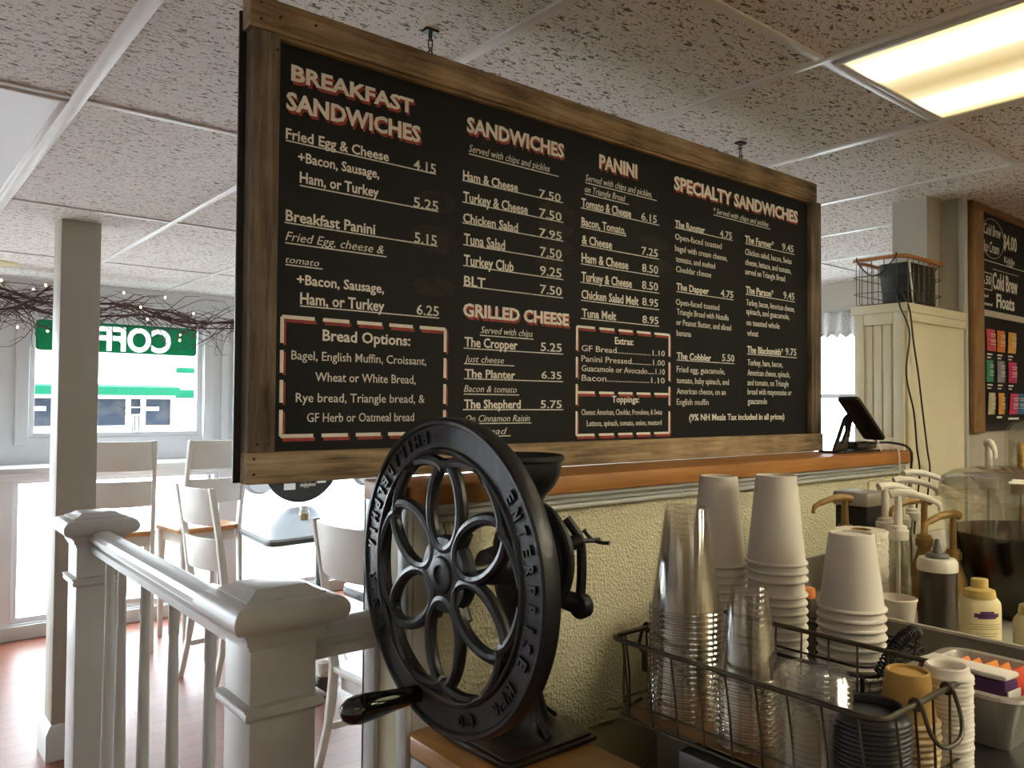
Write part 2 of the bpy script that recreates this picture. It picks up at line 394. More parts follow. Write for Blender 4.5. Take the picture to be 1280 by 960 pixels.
def arc(cx, cy, r, a0, a1, n):
    return [(cx + r * math.cos(a0 + (a1 - a0) * i / n), cy + r * math.sin(a0 + (a1 - a0) * i / n)) for i in range(n + 1)]
def rrect(x0, x1, y0, y1, r, n=5):
    return arc(x1 - r, y1 - r, r, 0, PI / 2, n) + arc(x0 + r, y1 - r, r, PI / 2, PI, n) + arc(x0 + r, y0 + r, r, PI, 1.5 * PI, n) + arc(x1 - r, y0 + r, r, 1.5 * PI, 2 * PI, n)
def smoothpath(pts, n=6):
    P = [Vector(p) for p in pts]; out = []
    for i in range(len(P) - 1):
        p0 = P[max(i - 1, 0)]; p1 = P[i]; p2 = P[i + 1]; p3 = P[min(i + 2, len(P) - 1)]
        for k in range(n):
            t = k / n
            out.append(0.5 * ((2 * p1) + (p2 - p0) * t + (2 * p0 - 5 * p1 + 4 * p2 - p3) * t * t + (3 * p1 - p0 - 3 * p2 + p3) * t ** 3))
    out.append(P[-1]); return out
def text_mesh(mb, s, M, x0, x1, cap, depth=0.0006, bold=0.0, shear=0.0):
    """write s into mb: local x from x0 to x1, capitals cap tall, placed by M (text lies in local XY)"""
    cu = bpy.data.curves.new('t', 'FONT'); cu.body = s; cu.size = 1.0; cu.offset = bold; cu.shear = shear; cu.resolution_u = 2; cu.extrude = 0.0
    ob = bpy.data.objects.new('t', cu); COL.objects.link(ob)
    dg = bpy.context.evaluated_depsgraph_get()
    me = ob.evaluated_get(dg).to_mesh()
    vs = [v.co.copy() for v in me.vertices]; fs = [tuple(p.vertices) for p in me.polygons]
    ob.to_mesh_clear(); bpy.data.objects.remove(ob); bpy.data.curves.remove(cu)
    if not vs: return
    mn = min(v.x for v in vs); mx = max(v.x for v in vs)
    kx = (x1 - x0) / (mx - mn); kz = cap / 0.729
    n = len(vs)
    front = [M @ Vector((x0 + (v.x - mn) * kx, v.y * kz, depth)) for v in vs]
    mb.add(front, fs)
    # side walls round every outline edge give the paint its thickness
    cnt = {}
    for f in fs:
        for i in range(len(f)):
            a, b = f[i], f[(i + 1) % len(f)]
            cnt[(a, b)] = cnt.get((a, b), 0) + 1
    base = len(mb.v)
    mb.v += [tuple(M @ Vector((x0 + (v.x - mn) * kx, v.y * kz, 0))) for v in vs]
    for (a, b) in cnt:
        if (b, a) not in cnt: mb.f.append((base - n + b, base - n + a, base + a, base + b))

# wording of the big menu: (text, style, left x, right x, baseline height, capital height)
TEXT = {
 'breakfast_lettering': [
  ('BREAKFAST', 'H', 0.62, 0.891, 2.159, 0.0304),
  ('SANDWICHES', 'H', 0.611, 0.909, 2.102, 0.034),
  ('Fried Egg & Cheese', 'I', 0.611, 0.833, 2.046, 0.0204),
  ('_', 'U', 0.611, 0.949, 2.042, 0.0035),
  ('4.15', 'P', 0.893, 0.949, 2.042, 0.022),
  ('+Bacon, Sausage,', 'I', 0.636, 0.811, 2.007, 0.0198),
  ('Ham, or Turkey', 'I', 0.64, 0.81, 1.968, 0.0213),
  ('_', 'U', 0.64, 0.956, 1.962, 0.0035),
  ('5.25', 'P', 0.894, 0.956, 1.963, 0.0219),
  ('Breakfast Panini', 'I', 0.613, 0.803, 1.891, 0.0218),
  ('_', 'U', 0.611, 0.955, 1.887, 0.0035),
  ('5.15', 'P', 0.897, 0.953, 1.888, 0.0228),
  ('Fried Egg, cheese &', 'S', 0.613, 0.824, 1.854, 0.018),
  ('_', 'U', 0.613, 0.83, 1.849, 0.0035),
  ('tomato', 'S', 0.614, 0.682, 1.812, 0.0135),
  ('_', 'U', 0.614, 0.689, 1.808, 0.0035),
  ('+Bacon, Sausage,', 'I', 0.637, 0.825, 1.774, 0.0197),
  ('Ham, or Turkey', 'I', 0.644, 0.826, 1.737, 0.0228),
  ('_', 'U', 0.644, 0.961, 1.733, 0.0035),
  ('6.25', 'P', 0.904, 0.96, 1.737, 0.0219),
  ('Bread Options:', 'I', 0.691, 0.889, 1.67, 0.0224),
  ('Bagel, English Muffin, Croissant,', 'D', 0.628, 0.929, 1.631, 0.018),
  ('Wheat or White Bread,', 'D', 0.677, 0.903, 1.591, 0.0184),
  ('Rye bread, Triangle bread, &', 'D', 0.638, 0.926, 1.551, 0.0181),
  ('GF Herb or Oatmeal bread', 'D', 0.661, 0.9, 1.513, 0.0182),
 ],
 'sandwich_lettering': [
  ('SANDWICHES', 'H', 1.03, 1.324, 2.153, 0.0339),
  ('Served with chips and pickles', 'S', 1.036, 1.278, 2.109, 0.0178),
  ('_', 'U', 1.036, 1.306, 2.104, 0.0035),
  ('Ham & Cheese', 'I', 1.021, 1.178, 2.044, 0.0213),
  ('_', 'U', 1.019, 1.322, 2.042, 0.0035),
  ('7.50', 'P', 1.244, 1.314, 2.043, 0.0202),
  ('Turkey & Cheese', 'I', 1.022, 1.209, 1.996, 0.023),
  ('_', 'U', 1.02, 1.323, 1.994, 0.0035),
  ('7.50', 'P', 1.245, 1.317, 1.996, 0.0219),
  ('Chicken Salad', 'I', 1.022, 1.179, 1.95, 0.0212),
  ('_', 'U', 1.02, 1.323, 1.948, 0.0035),
  ('7.95', 'P', 1.245, 1.318, 1.95, 0.0202),
  ('Tuna Salad', 'I', 1.025, 1.141, 1.902, 0.0247),
  ('_', 'U', 1.023, 1.323, 1.9, 0.0035),
  ('7.50', 'P', 1.248, 1.318, 1.903, 0.0235),
  ('Turkey Club', 'I', 1.025, 1.167, 1.856, 0.0238),
  ('_', 'U', 1.023, 1.324, 1.854, 0.0035),
  ('9.25', 'P', 1.248, 1.318, 1.858, 0.0227),
  ('BLT', 'I', 1.026, 1.085, 1.81, 0.0229),
  ('_', 'U', 1.024, 1.324, 1.809, 0.0035),
  ('7.50', 'P', 1.249, 1.319, 1.814, 0.0218),
  ('GRILLED CHEESE', 'H', 1.024, 1.343, 1.743, 0.029),
  ('Served with chips', 'S', 1.073, 1.227, 1.708, 0.0161),
  ('_', 'U', 1.071, 1.229, 1.703, 0.0035),
  ('The Cropper', 'I', 1.029, 1.18, 1.676, 0.022),
  ('_', 'U', 1.027, 1.325, 1.672, 0.0035),
  ('5.25', 'P', 1.252, 1.32, 1.677, 0.0209),
  ('The Planter', 'I', 1.03, 1.174, 1.608, 0.0193),
  ('_', 'U', 1.028, 1.325, 1.605, 0.0035),
  ('6.35', 'P', 1.255, 1.32, 1.611, 0.0184),
  ('The Shepherd', 'I', 1.029, 1.191, 1.54, 0.0202),
  ('_', 'U', 1.026, 1.326, 1.537, 0.0035),
  ('5.75', 'P', 1.253, 1.321, 1.541, 0.0192),
  ('Just cheese', 'S', 1.028, 1.14, 1.642, 0.0158),
  ('_', 'U', 1.028, 1.171, 1.638, 0.0035),
  ('Bacon & tomato', 'S', 1.028, 1.179, 1.576, 0.0158),
  ('_', 'U', 1.028, 1.186, 1.571, 0.0035),
  ('On Cinnamon Raisin', 'S', 1.033, 1.219, 1.51, 0.0158),
  ('_', 'U', 1.033, 1.224, 1.506, 0.0035),
  ('Bread', 'S', 1.069, 1.151, 1.481, 0.016),
  ('_', 'U', 1.069, 1.161, 1.477, 0.0035),
 ],
 'panini_lettering': [
  ('PANINI', 'H', 1.447, 1.59, 2.153, 0.0359),
  ('Served with chips and pickles,', 'S', 1.398, 1.65, 2.111, 0.0181),
  ('_', 'U', 1.398, 1.67, 2.106, 0.0035),
  ('on Triangle Bread', 'S', 1.396, 1.545, 2.082, 0.0181),
  ('_', 'U', 1.396, 1.558, 2.077, 0.0035),
  ('Tomato & Cheese', 'I', 1.385, 1.567, 2.043, 0.0231),
  ('_', 'U', 1.382, 1.68, 2.04, 0.0035),
  ('6.15', 'P', 1.608, 1.67, 2.044, 0.0217),
  ('& Cheese', 'I', 1.387, 1.495, 1.951, 0.023),
  ('_', 'U', 1.384, 1.68, 1.947, 0.0035),
  ('7.25', 'P', 1.609, 1.675, 1.952, 0.0217),
  ('Ham & Cheese', 'I', 1.386, 1.557, 1.905, 0.024),
  ('_', 'U', 1.383, 1.681, 1.9, 0.0035),
  ('8.50', 'P', 1.611, 1.676, 1.906, 0.0226),
  ('Turkey & Cheese', 'I', 1.386, 1.571, 1.858, 0.024),
  ('_', 'U', 1.383, 1.681, 1.854, 0.0035),
  ('8.50', 'P', 1.611, 1.676, 1.86, 0.0226),
  ('Chicken Salad Melt', 'I', 1.386, 1.597, 1.814, 0.0229),
  ('_', 'U', 1.384, 1.681, 1.809, 0.0035),
  ('8.95', 'P', 1.612, 1.676, 1.816, 0.0217),
  ('Tuna Melt', 'I', 1.388, 1.511, 1.768, 0.0219),
  ('_', 'U', 1.385, 1.681, 1.764, 0.0035),
  ('8.95', 'P', 1.613, 1.678, 1.769, 0.0207),
  ('Bacon, Tomato,', 'I', 1.385, 1.546, 1.996, 0.022),
  ('_', 'U', 1.382, 1.549, 1.992, 0.0035),
  ('Extras:', 'I', 1.507, 1.578, 1.707, 0.0186),
  ('GF Bread..................1.10', 'D', 1.387, 1.705, 1.683, 0.0159),
  ('Panini Pressed...........1.00', 'D', 1.387, 1.705, 1.657, 0.0159),
  ('Guacamole or Avocado.....1.10', 'D', 1.388, 1.705, 1.633, 0.0159),
  ('Bacon....................1.10', 'D', 1.388, 1.705, 1.609, 0.0159),
  ('Toppings:', 'I', 1.497, 1.601, 1.556, 0.0175),
  ('Cheese: American, Cheddar, Provolone, & Swiss', 'D', 1.388, 1.694, 1.524, 0.0149),
  ('Lettuce, spinach, tomato, onion, mustard', 'D', 1.407, 1.692, 1.496, 0.0149),
 ],
 'specialty_lettering': [
  ('SPECIALTY SANDWICHES', 'H', 1.743, 2.373, 2.151, 0.0381),
  ('* Served with chips and pickles', 'S', 1.922, 2.205, 2.112, 0.0176),
  ('_', 'U', 1.922, 2.215, 2.107, 0.0035),
  ('The Rooster', 'I', 1.748, 1.881, 2.046, 0.0201),
  ('_', 'U', 1.748, 2.016, 2.044, 0.0035),
  ('4.75', 'P', 1.953, 2.012, 2.047, 0.0213),
  ('The Dapper', 'I', 1.754, 1.9, 1.871, 0.0201),
  ('_', 'U', 1.754, 2.02, 1.866, 0.0035),
  ('4.75', 'P', 1.957, 2.019, 1.871, 0.0213),
  ('The Cobbler', 'I', 1.756, 1.911, 1.678, 0.02),
  ('_', 'U', 1.756, 2.024, 1.675, 0.0035),
  ('5.50', 'P', 1.964, 2.024, 1.681, 0.0212),
  ('The Farmer*', 'I', 2.08, 2.235, 2.048, 0.022),
  ('_', 'U', 2.08, 2.353, 2.044, 0.0035),
  ('9.45', 'P', 2.282, 2.349, 2.05, 0.0232),
  ('The Parson*', 'I', 2.083, 2.233, 1.893, 0.022),
  ('_', 'U', 2.083, 2.356, 1.889, 0.0035),
  ('9.45', 'P', 2.289, 2.353, 1.895, 0.0232),
  ('The Blacksmith*', 'I', 2.09, 2.287, 1.711, 0.0219),
  ('_', 'U', 2.09, 2.366, 1.707, 0.0035),
  ('9.75', 'P', 2.3, 2.364, 1.714, 0.0232),
  ('Open-faced toasted', 'D', 1.748, 1.961, 2.011, 0.0179),
  ('bagel with cream cheese,', 'D', 1.748, 1.989, 1.979, 0.0179),
  ('tomato, and melted', 'D', 1.752, 1.93, 1.949, 0.0179),
  ('Cheddar cheese', 'D', 1.752, 1.911, 1.921, 0.0179),
  ('Open-faced toasted', 'D', 1.752, 1.95, 1.829, 0.0178),
  ('Triangle Bread with Nutella', 'D', 1.756, 1.996, 1.802, 0.0178),
  ('or Peanut Butter, and sliced', 'D', 1.754, 2.008, 1.773, 0.0178),
  ('banana', 'D', 1.755, 1.819, 1.743, 0.0178),
  ('Fried egg, guacamole,', 'D', 1.756, 1.977, 1.642, 0.0178),
  ('tomato, baby spinach, and', 'D', 1.756, 1.997, 1.611, 0.0178),
  ('American cheese, on an', 'D', 1.756, 1.981, 1.581, 0.0178),
  ('English muffin', 'D', 1.756, 1.9, 1.551, 0.0177),
  ('Chicken salad, bacon, Swiss', 'D', 2.08, 2.336, 2.01, 0.0196),
  ('cheese, lettuce, and tomato,', 'D', 2.08, 2.333, 1.979, 0.0196),
  ('served on Triangle Bread', 'D', 2.08, 2.298, 1.95, 0.0196),
  ('Turkey, bacon, American cheese,', 'D', 2.086, 2.353, 1.856, 0.0195),
  ('spinach, and guacamole,', 'D', 2.086, 2.323, 1.829, 0.0195),
  ('on toasted whole', 'D', 2.086, 2.266, 1.795, 0.0195),
  ('wheat', 'D', 2.09, 2.149, 1.763, 0.0195),
  ('Turkey, ham, bacon,', 'D', 2.092, 2.284, 1.673, 0.0195),
  ('American cheese, spinach,', 'D', 2.092, 2.325, 1.642, 0.0195),
  ('and tomato, on Triangle', 'D', 2.092, 2.318, 1.612, 0.0195),
  ('bread with mayonnaise or', 'D', 2.092, 2.335, 1.584, 0.0195),
  ('guacamole', 'D', 2.093, 2.196, 1.555, 0.0195),
  ('(9% NH Meals Tax included in all prices)', 'I', 1.811, 2.293, 1.507, 0.0191),
 ],
}
# ------------------------------------------------------------------ setting
H = 2.35
struct(MB().box(-3.0, 4.9, -2.6, 6.17, -0.12, 0.0).build('floor', M_floor, smooth=False))
struct(MB().box(-3.1, 5.0, -2.7, 6.2, H, H + 0.25).build('ceiling', M_ceil, smooth=False))
# ceiling grid of white tees (main tees run one way, cross tees the other)
GX = [-2.73, -2.10, -1.46, -0.83, -0.20, 0.433, 1.068, 1.704, 2.312, 2.92, 3.48, 4.10, 4.70]
GY = [-1.82, -0.43, 0.955, 2.344, 3.69, 5.02]
tr = MB()
for x in GX: tr.box(x - 0.013, x + 0.013, -2.6, 6.05, H - 0.007, H + 0.01)
for x in (0.433, 2.312): tr.box(x - 0.018, x + 0.018, -2.6, 6.05, H - 0.009, H + 0.01)
struct(tr.build('trim_1', M_metalwhite, bevel=0.0015))
tr = MB()
for y in GY: tr.box(-3.0, 4.9, y - 0.012, y + 0.012, H - 0.006, H + 0.01)
struct(tr.build('trim_2', M_metalwhite, bevel=0.0015))

# window wall at the street side, with glazed openings
WY0, WY1 = 6.05, 6.17
OPEN = [(-2.2, 0.55, 1.30, 2.12), (0.87, 1.985, 1.30, 2.12), (2.25, 4.55, 1.30, 2.12),  # leftmost and rightmost here are unseen, added to let in daylight
        (-2.2, 0.55, 0.10, 1.04), (0.79, 2.12, 0.10, 1.04), (2.25, 4.55, 0.10, 1.04)]  # leftmost here is unseen too, added for more daylight
wb = MB()
def wall_with_holes(mb, x0, x1, z0, z1, holes, put):
    xs = sorted({x0, x1} | {h[0] for h in holes} | {h[1] for h in holes}); zs = sorted({z0, z1} | {h[2] for h in holes} | {h[3] for h in holes})
    for i in range(len(xs) - 1):
        for j in range(len(zs) - 1):
            cx = (xs[i] + xs[i + 1]) / 2; cz = (zs[j] + zs[j + 1]) / 2
            if any(h[0] < cx < h[1] and h[2] < cz < h[3] for h in holes): continue
            put(mb, xs[i], xs[i + 1], zs[j], zs[j + 1])
wall_with_holes(wb, -3.0, 5.0, 0.0, H, OPEN, lambda m, a, b, c, d: m.box(a, b, WY0, WY1, c, d))
struct(wb.build('wall_back', M_wwall, smooth=False))
for i, (a, b, c, d) in enumerate(OPEN):
    fr = MB()
    t = 0.035
    for bx in ((a, a + t, c, d), (b - t, b, c, d), (a + t, b - t, c, c + t), (a + t, b - t, d - t, d)):
        fr.box(bx[0], bx[1], WY0 + 0.02, WY0 + 0.08, bx[2], bx[3])
    f = struct(fr.build('window_%d' % (i + 1), M_wwall, bevel=0.004))
    g = MB().box(a + t, b - t, WY0 + 0.045, WY0 + 0.050, c + t, d - t).build('pane', M_glass, f, smooth=False)
# casings and header board
cs = MB()
for x0, x1 in ((0.555, 0.60), (0.79, 0.865), (1.99, 2.06), (2.12, 2.17), (2.205, 2.245), (4.56, 4.64)): cs.box(x0, x1, WY0 - 0.025, WY0, 1.26, 2.16)
cs.box(-3.0, 4.9, WY0 - 0.02, WY0, 2.165, 2.24)
struct(cs.build('trim_3', M_wwall, bevel=0.004))
bb = MB(); bb.box(-3.0, 4.9, WY0 - 0.02, WY0, 0.0, 0.09)
struct(bb.build('baseboard_back', M_white, bevel=0.004))
# bar shelf under the street windows
tag(MB().box(-2.9, 2.62, 5.68, WY0 - 0.026, 1.095, 1.135).box(-2.9, 2.62, 5.90, WY0 - 0.026, 1.04, 1.094).build('window_bar', M_wwall, bevel=0.006),
    'long white bar shelf running under the street windows behind the tall stools', 'shelf')
# side walls and the wall behind the camera
struct(MB().box(-3.1, -3.0, -2.6, 6.2, 0, H).build('wall_left', M_wwall, smooth=False))
rh = [(2.42, 2.86, 1.16, 2.10)]
rw = MB()
wall_with_holes(rw, 1.33, 6.05, 0.0, H, rh, lambda m, a, b, c, d: m.box(4.9, 5.0, a, b, c, d))
rw.box(4.9, 5.0, -2.6, 1.33, 0, H)
struct(rw.build('wall_right', M_grey, smooth=False))
fr = MB()
for y0, y1, z0, z1 in ((2.42, 2.455, 1.16, 2.10), (2.825, 2.86, 1.16, 2.10), (2.455, 2.825, 1.16, 1.195), (2.455, 2.825, 2.065, 2.10), (2.455, 2.825, 1.60, 1.63)):
    fr.box(4.92, 4.98, y0, y1, z0, z1)
f = struct(fr.build('window_7', M_white, bevel=0.003))
MB().box(4.945, 4.95, 2.455, 2.825, 1.195, 2.065).build('pane', M_glass, f, smooth=False)
struct(MB().box(-3.0, 4.9, -2.7, -2.6, 0, H).build('wall_front', M_cream, smooth=False))

# half wall that carries the ledge, with its corner boards and mouldings
struct(MB().box(0.80, 2.763, 1.27, 1.413, 0.0, 1.3615).build('wall_divider', M_cream, smooth=False))
struct(MB().box(0.836, 2.763, 1.263, 1.2699, 0.837, 1.3265).build('trim_4', M_panel, smooth=False))
mo = MB()
mo.box(0.836, 2.763, 1.238, 1.2699, 1.351, 1.3615).box(0.836, 2.763, 1.257, 1.2699, 1.337, 1.3509).box(0.836, 2.763, 1.240, 1.2699, 1.327, 1.3369)
struct(mo.build('trim_5', M_white, bevel=0.003))
cb = MB(); cb.box(0.80, 0.835, 1.258, 1.2699, 0.0, 1.3615); cb.box(0.788, 0.7999, 1.258, 1.295, 0.0, 1.3615); cb.box(0.788, 0.7999, 1.375, 1.425, 0.0, 1.3615); cb.box(0.788, 0.835, 1.4131, 1.425, 0.0, 1.3615)
struct(cb.build('trim_6', M_white, bevel=0.003))
tag(MB().prism(rrect(0.772, 2.776, 1.225, 1.405, 0.012), 1.362, 1.400).build('wooden_ledge', M_oakX, bevel=0.004),
    'varnished oak ledge capping the cream half wall under the big menu board', 'ledge')

# knee wall with grooved boards, carrying the short plank that the mill stands on
kn = MB(); kn.box(0.80, 0.995, 0.70, 1.2575, 0.0, 0.913)
for k in range(8):
    y = 0.70 + k * 0.07
    kn.box(0.794, 0.7999, y, y + 0.064, 0.0, 0.905)
struct(kn.build('wall_knee', M_white, bevel=0.0015))
tag(MB().prism(rrect(0.783, 1.02, 0.69, 1.2575, 0.03), 0.9135, 0.950).build('counter_plank', M_oakY, bevel=0.006),
    'oak counter plank with rounded corner under the black coffee mill', 'counter')

# tall end pier of the half wall, the taupe column behind it and the kitchen wall
pr = MB(); pr.box(2.764, 3.2499, 1.25, 1.424, 0.0, 1.875)
struct(pr.build('wall_pier', M_cream, smooth=False))
tp = MB()
tp.box(2.752, 3.2499, 1.238, 1.436, 1.876, 1.907)
tp.box(2.764, 3.2499, 1.240, 1.2499, 1.845, 1.8755)
# frame and boarding on the pier's left face
for y0, y1, z0, z1 in ((1.25, 1.285, 1.401, 1.8755), (1.389, 1.424, 1.401, 1.8755), (1.2851, 1.3889, 1.401, 1.445), (1.2851, 1.3889, 1.835, 1.8755)): tp.box(2.752, 2.7639, y0, y1, z0, z1)
for y in (1.295, 1.328, 1.361): tp.box(2.758, 2.7639, y, y + 0.028, 1.446, 1.834)
tp.box(2.764, 2.80, 1.240, 1.2499, 1.402, 1.844)
struct(tp.build('trim_7', M_cream, bevel=0.002))
struct(MB().box(3.126, 3.2499, 1.33, 1.46, 1.908, H).build('wall_column', M_grey, smooth=False))
struct(MB().box(3.25, 4.9, 1.25, 1.40, 0.0, H).build('wall_kitchen', M_grey, smooth=False))
struct(MB().box(3.236, 3.2499, 1.238, 1.262, 1.908, H).box(3.25, 3.262, 1.238, 1.2499, 0.0, H).build('trim_8', M_white, bevel=0.002))

# structural post in the dining room, with its base moulding
p = thing('column', 'square taupe floor-to-ceiling post between the railing and the street windows', 'post', (0.755, 4.02, 0))
MB().box(-0.08, 0.08, -0.08, 0.08, 0.0, H).build('shaft', M_postpaint, p, bevel=0.004)
MB().sweep_rect([(0.0, 0.0), (0.022, 0.0), (0.022, 0.115), (0.014, 0.128), (0.008, 0.140), (0.0, 0.150)], -0.08, 0.08, -0.08, 0.08).build('base_moulding', M_white, p)['label'] = 'white base moulding'

# ------------------------------------------------------------------ ceiling lamps
def ceiling_lamp(x0, x1, y0, y1, m, label):
    t = thing('ceiling_light', label, 'ceiling light', ((x0 + x1) / 2, (y0 + y1) / 2, H), 0, 'ceiling lights')
    hx, hy = (x1 - x0) / 2, (y1 - y0) / 2
    fr = MB(); f = 0.016
    for a, b, c, d in ((-hx, -hx + f, -hy, hy), (hx - f, hx, -hy, hy), (-hx + f, hx - f, -hy, -hy + f), (-hx + f, hx - f, hy - f, hy)): fr.box(a, b, c, d, -0.012, -0.0002)
    fr.build('frame', M_metalwhite, t, bevel=0.002)
    MB().box(-hx + f, hx - f, -hy + f, hy - f, -0.008, -0.0005).build('diffuser', m, t, smooth=False)
    return t
ceiling_lamp(1.724, 2.293, -0.40, 0.94, M_lit, 'lit warm fluorescent ceiling light panel above the counter')
ceiling_lamp(-0.18, 0.414, 2.36, 3.675, M_diff_off, 'unlit white ceiling light panel, its lens blank, out over the railing')
ceiling_lamp(-0.18, 0.414, -1.80, -0.45, M_lit2, 'unseen ceiling light panel added to brighten the aisle')  # this panel and the next are unseen, added to brighten the room
ceiling_lamp(-2.08, -1.48, -0.40, 0.94, M_lit2, 'unseen ceiling light panel added for light out towards the side wall')
ceiling_lamp(1.724, 2.293, -1.80, -0.45, M_lit3, 'unseen warm ceiling panel added to brighten the back of the work counter')  # this panel and the next are unseen, added for warm kitchen light
ceiling_lamp(2.94, 3.46, -1.80, -0.45, M_lit3, 'unseen warm ceiling panel added to brighten the kitchen end')
v = thing('ceiling_speaker', 'flat round cream ceiling speaker near the street windows', 'speaker', (0.60, 5.47, H))
MB().lathe([(0, -0.012), (0.10, -0.012), (0.125, -0.008), (0.13, -0.0005)], seg=40).build('rim', M_mustard, v)
MB().lathe([(0, -0.016), (0.085, -0.0155), (0.09, -0.0125)], seg=40).build('grille', M_cream, v)

# ------------------------------------------------------------------ street outside
struct(MB().box(-20, 40, 6.2, 60, -0.40, -0.20).build('ground', M_street, smooth=False))
def lawn(name, x0, x1, y0, y1, label):
    mb = MB(); nx, ny = 24, 10
    for i in range(nx + 1):
        for j in range(ny + 1):
            x = x0 + (x1 - x0) * i / nx; y = y0 + (y1 - y0) * j / ny
            edge = min(i, nx - i, j, ny - j)
            mb.v.append((x, y, -0.2 + (0 if edge == 0 else 0.03 + 0.02 * noise.noise(Vector((x * 3, y * 3, 0))))))
    for i in range(nx):
        for j in range(ny):
            a = i * (ny + 1) + j
            mb.f.append((a, a + 1, a + ny + 2, a + ny + 1))
    o = tag(mb.build(name, M_lawn), label, 'lawn'); o['kind'] = 'stuff'
lawn('lawn', -1.6, 2.3, 8.9, 11.2, 'strip of green lawn outside the low street windows')
lawn('lawn', 2.9, 7.0, 9.0, 11.0, 'second strip of lawn outside beyond the dining table')
b = thing('shop_building', 'white shop across the street with a green awning and dark windows', 'building', (11.5, 40.0, -0.3))
# facade with openings for dark glass
holes = [(-5.7, -1.85, 0.72, 2.02), (-1.65, -1.2, 0.3, 2.02), (-1.0, 0.15, 0.72, 2.02)]
fb = MB()
wall_with_holes(fb, -16, 0.35, 0, 7.5, holes, lambda m, x0, x1, z0, z1: m.box(x0, x1, 0, 0.3, z0, z1))
fb.build('facade', M_facade, b, smooth=False)
for i, (x0, x1, z0, z1) in enumerate(holes):
    wn = MB().box(x0, x1, 0.12, 0.16, z0, z1).build('shop_window', M_shopglass, b, smooth=False)
    mu = MB().box(x0 - 0.06, x0, -0.03, 0.1, z0, z1).box(x1, x1 + 0.06, -0.03, 0.1, z0, z1).box(x0, x1, -0.03, 0.1, z1 - 0.05, z1)
    if i == 1:
        for k in range(6): mu.box(x0 + 0.05 + k * 0.09, x0 + 0.07 + k * 0.09, -0.02, 0.06, z0, z0 + 0.9)
        mu.box(x0, x1, -0.02, 0.08, 1.55, 1.60).box(x0, x1, -0.02, 0.06, z0 + 0.9, z0 + 0.94)
    else:
        mu.box(x0, x0 + 0.6, -0.02, 0.08, 1.42, 1.60)
    mu.build('window_frame', M_facade, wn, bevel=0.01)
aw = MB()
aw.prism([(0, 2.2), (0, 2.62), (-0.9, 2.50), (-0.9, 2.12)], -16, 0.3, Matrix(((0, 0, 1, 0), (1, 0, 0, 0), (0, 1, 0, 0), (0, 0, 0, 1)))).build('awning', M_awning, b, smooth=False)
b2 = thing('side_shop_building', 'white building farther along the street with two green stripes', 'building', (15.5, 46.0, -0.3))
MB().box(-2.2, 5, 0, 5, 0, 8).build('facade', M_facade, b2, smooth=False)
MB().box(-2.0, 1.2, -0.5, -0.01, 2.05, 2.52).build('awning', M_awning, b2, bevel=0.05)
MB().box(-2.0, 1.2, -0.12, -0.01, 3.45, 3.75).build('sign_band', M_awning, b2, bevel=0.02)
c = thing('car', 'silver car parked across the street beyond the window', 'car', (7.1, 15.8, -0.2), 0.1)
side = [(-1.9, 0.35), (-1.95, 0.75), (-1.2, 0.92), (-0.55, 1.36), (0.65, 1.40), (1.35, 0.98), (2.0, 0.85), (2.05, 0.35)]
MX = Matrix(((1, 0, 0, 0), (0, 0, 1, 0), (0, 1, 0, 0), (0, 0, 0, 1)))
MB().prism(side, -0.8, 0.8, MX).build('body', M_car, c, bevel=0.09, bseg=3)
MB().prism([(-1.05, 0.95), (-0.52, 1.31), (0.62, 1.34), (1.15, 0.98)], -0.812, 0.812, MX).build('side_glass', M_shopglass, c, bevel=0.02)
for sx in (-1.2, 1.25):
    for sy in (-0.78, 0.78):
        MB().lathe([(0, -0.1), (0.30, -0.1), (0.33, -0.06), (0.33, 0.06), (0.30, 0.1), (0, 0.1)], (sx, sy, 0.33), 24, Matrix.Rotation(PI / 2, 3, 'X')).build('wheel', M_rubber, c)
# ------------------------------------------------------------------ the big menu board
MS = lambda x, y, z: Matrix(((1, 0, 0, x), (0, 0, -1, y), (0, 1, 0, z), (0, 0, 0, 1)))
YF, YB_, YK = 1.40, 1.4185, 1.437
bd = thing('menu_board', 'big black chalkboard sandwich menu in a weathered wood frame hanging over the ledge', 'menu board', (1.5, 1.42, 1.401))
O = Vector((1.5, 1.42, 1.401))
def rel(mb):
    mb.v = [(v[0] - O.x, v[1] - O.y, v[2] - O.z) for v in mb.v]; return mb
rel(MB().box(0.575, 2.45, YB_, YK - 0.004, 1.43, 2.25)).build('chalk_panel', M_chalk, bd, smooth=False)
rel(MB().box(0.532, 2.463, YF, YK, 2.231, 2.292)).build('frame_board', M_weatherX, bd, bevel=0.003)['label'] = 'top frame board'
rel(MB().box(0.540, 2.499, YF, YK, 1.4015, 1.459)).build('frame_board', M_weatherB, bd, bevel=0.003)['label'] = 'bottom frame board'
rel(MB().box(0.540, 0.592, YF + 0.002, YK, 1.4592, 2.2308)).build('frame_board', M_weatherZ, bd, bevel=0.002)['label'] = 'dark left frame board'
rel(MB().box(2.43, 2.492, YF + 0.002, YK, 1.4592, 2.2308)).build('frame_board', M_weatherZ, bd, bevel=0.002)['label'] = 'right frame board'
rel(MB().box(0.528, 2.49, YK, YK + 0.006, 1.403, 2.27)).build('backing', M_blackwire, bd, bevel=0.001)
ln = MB()
ln.box(0.592, 2.43, YF + 0.006, YB_ - 0.0001, 2.224, 2.2308)
rel(ln).build('inner_lip', M_weatherX, bd, smooth=False)
nh = MB()
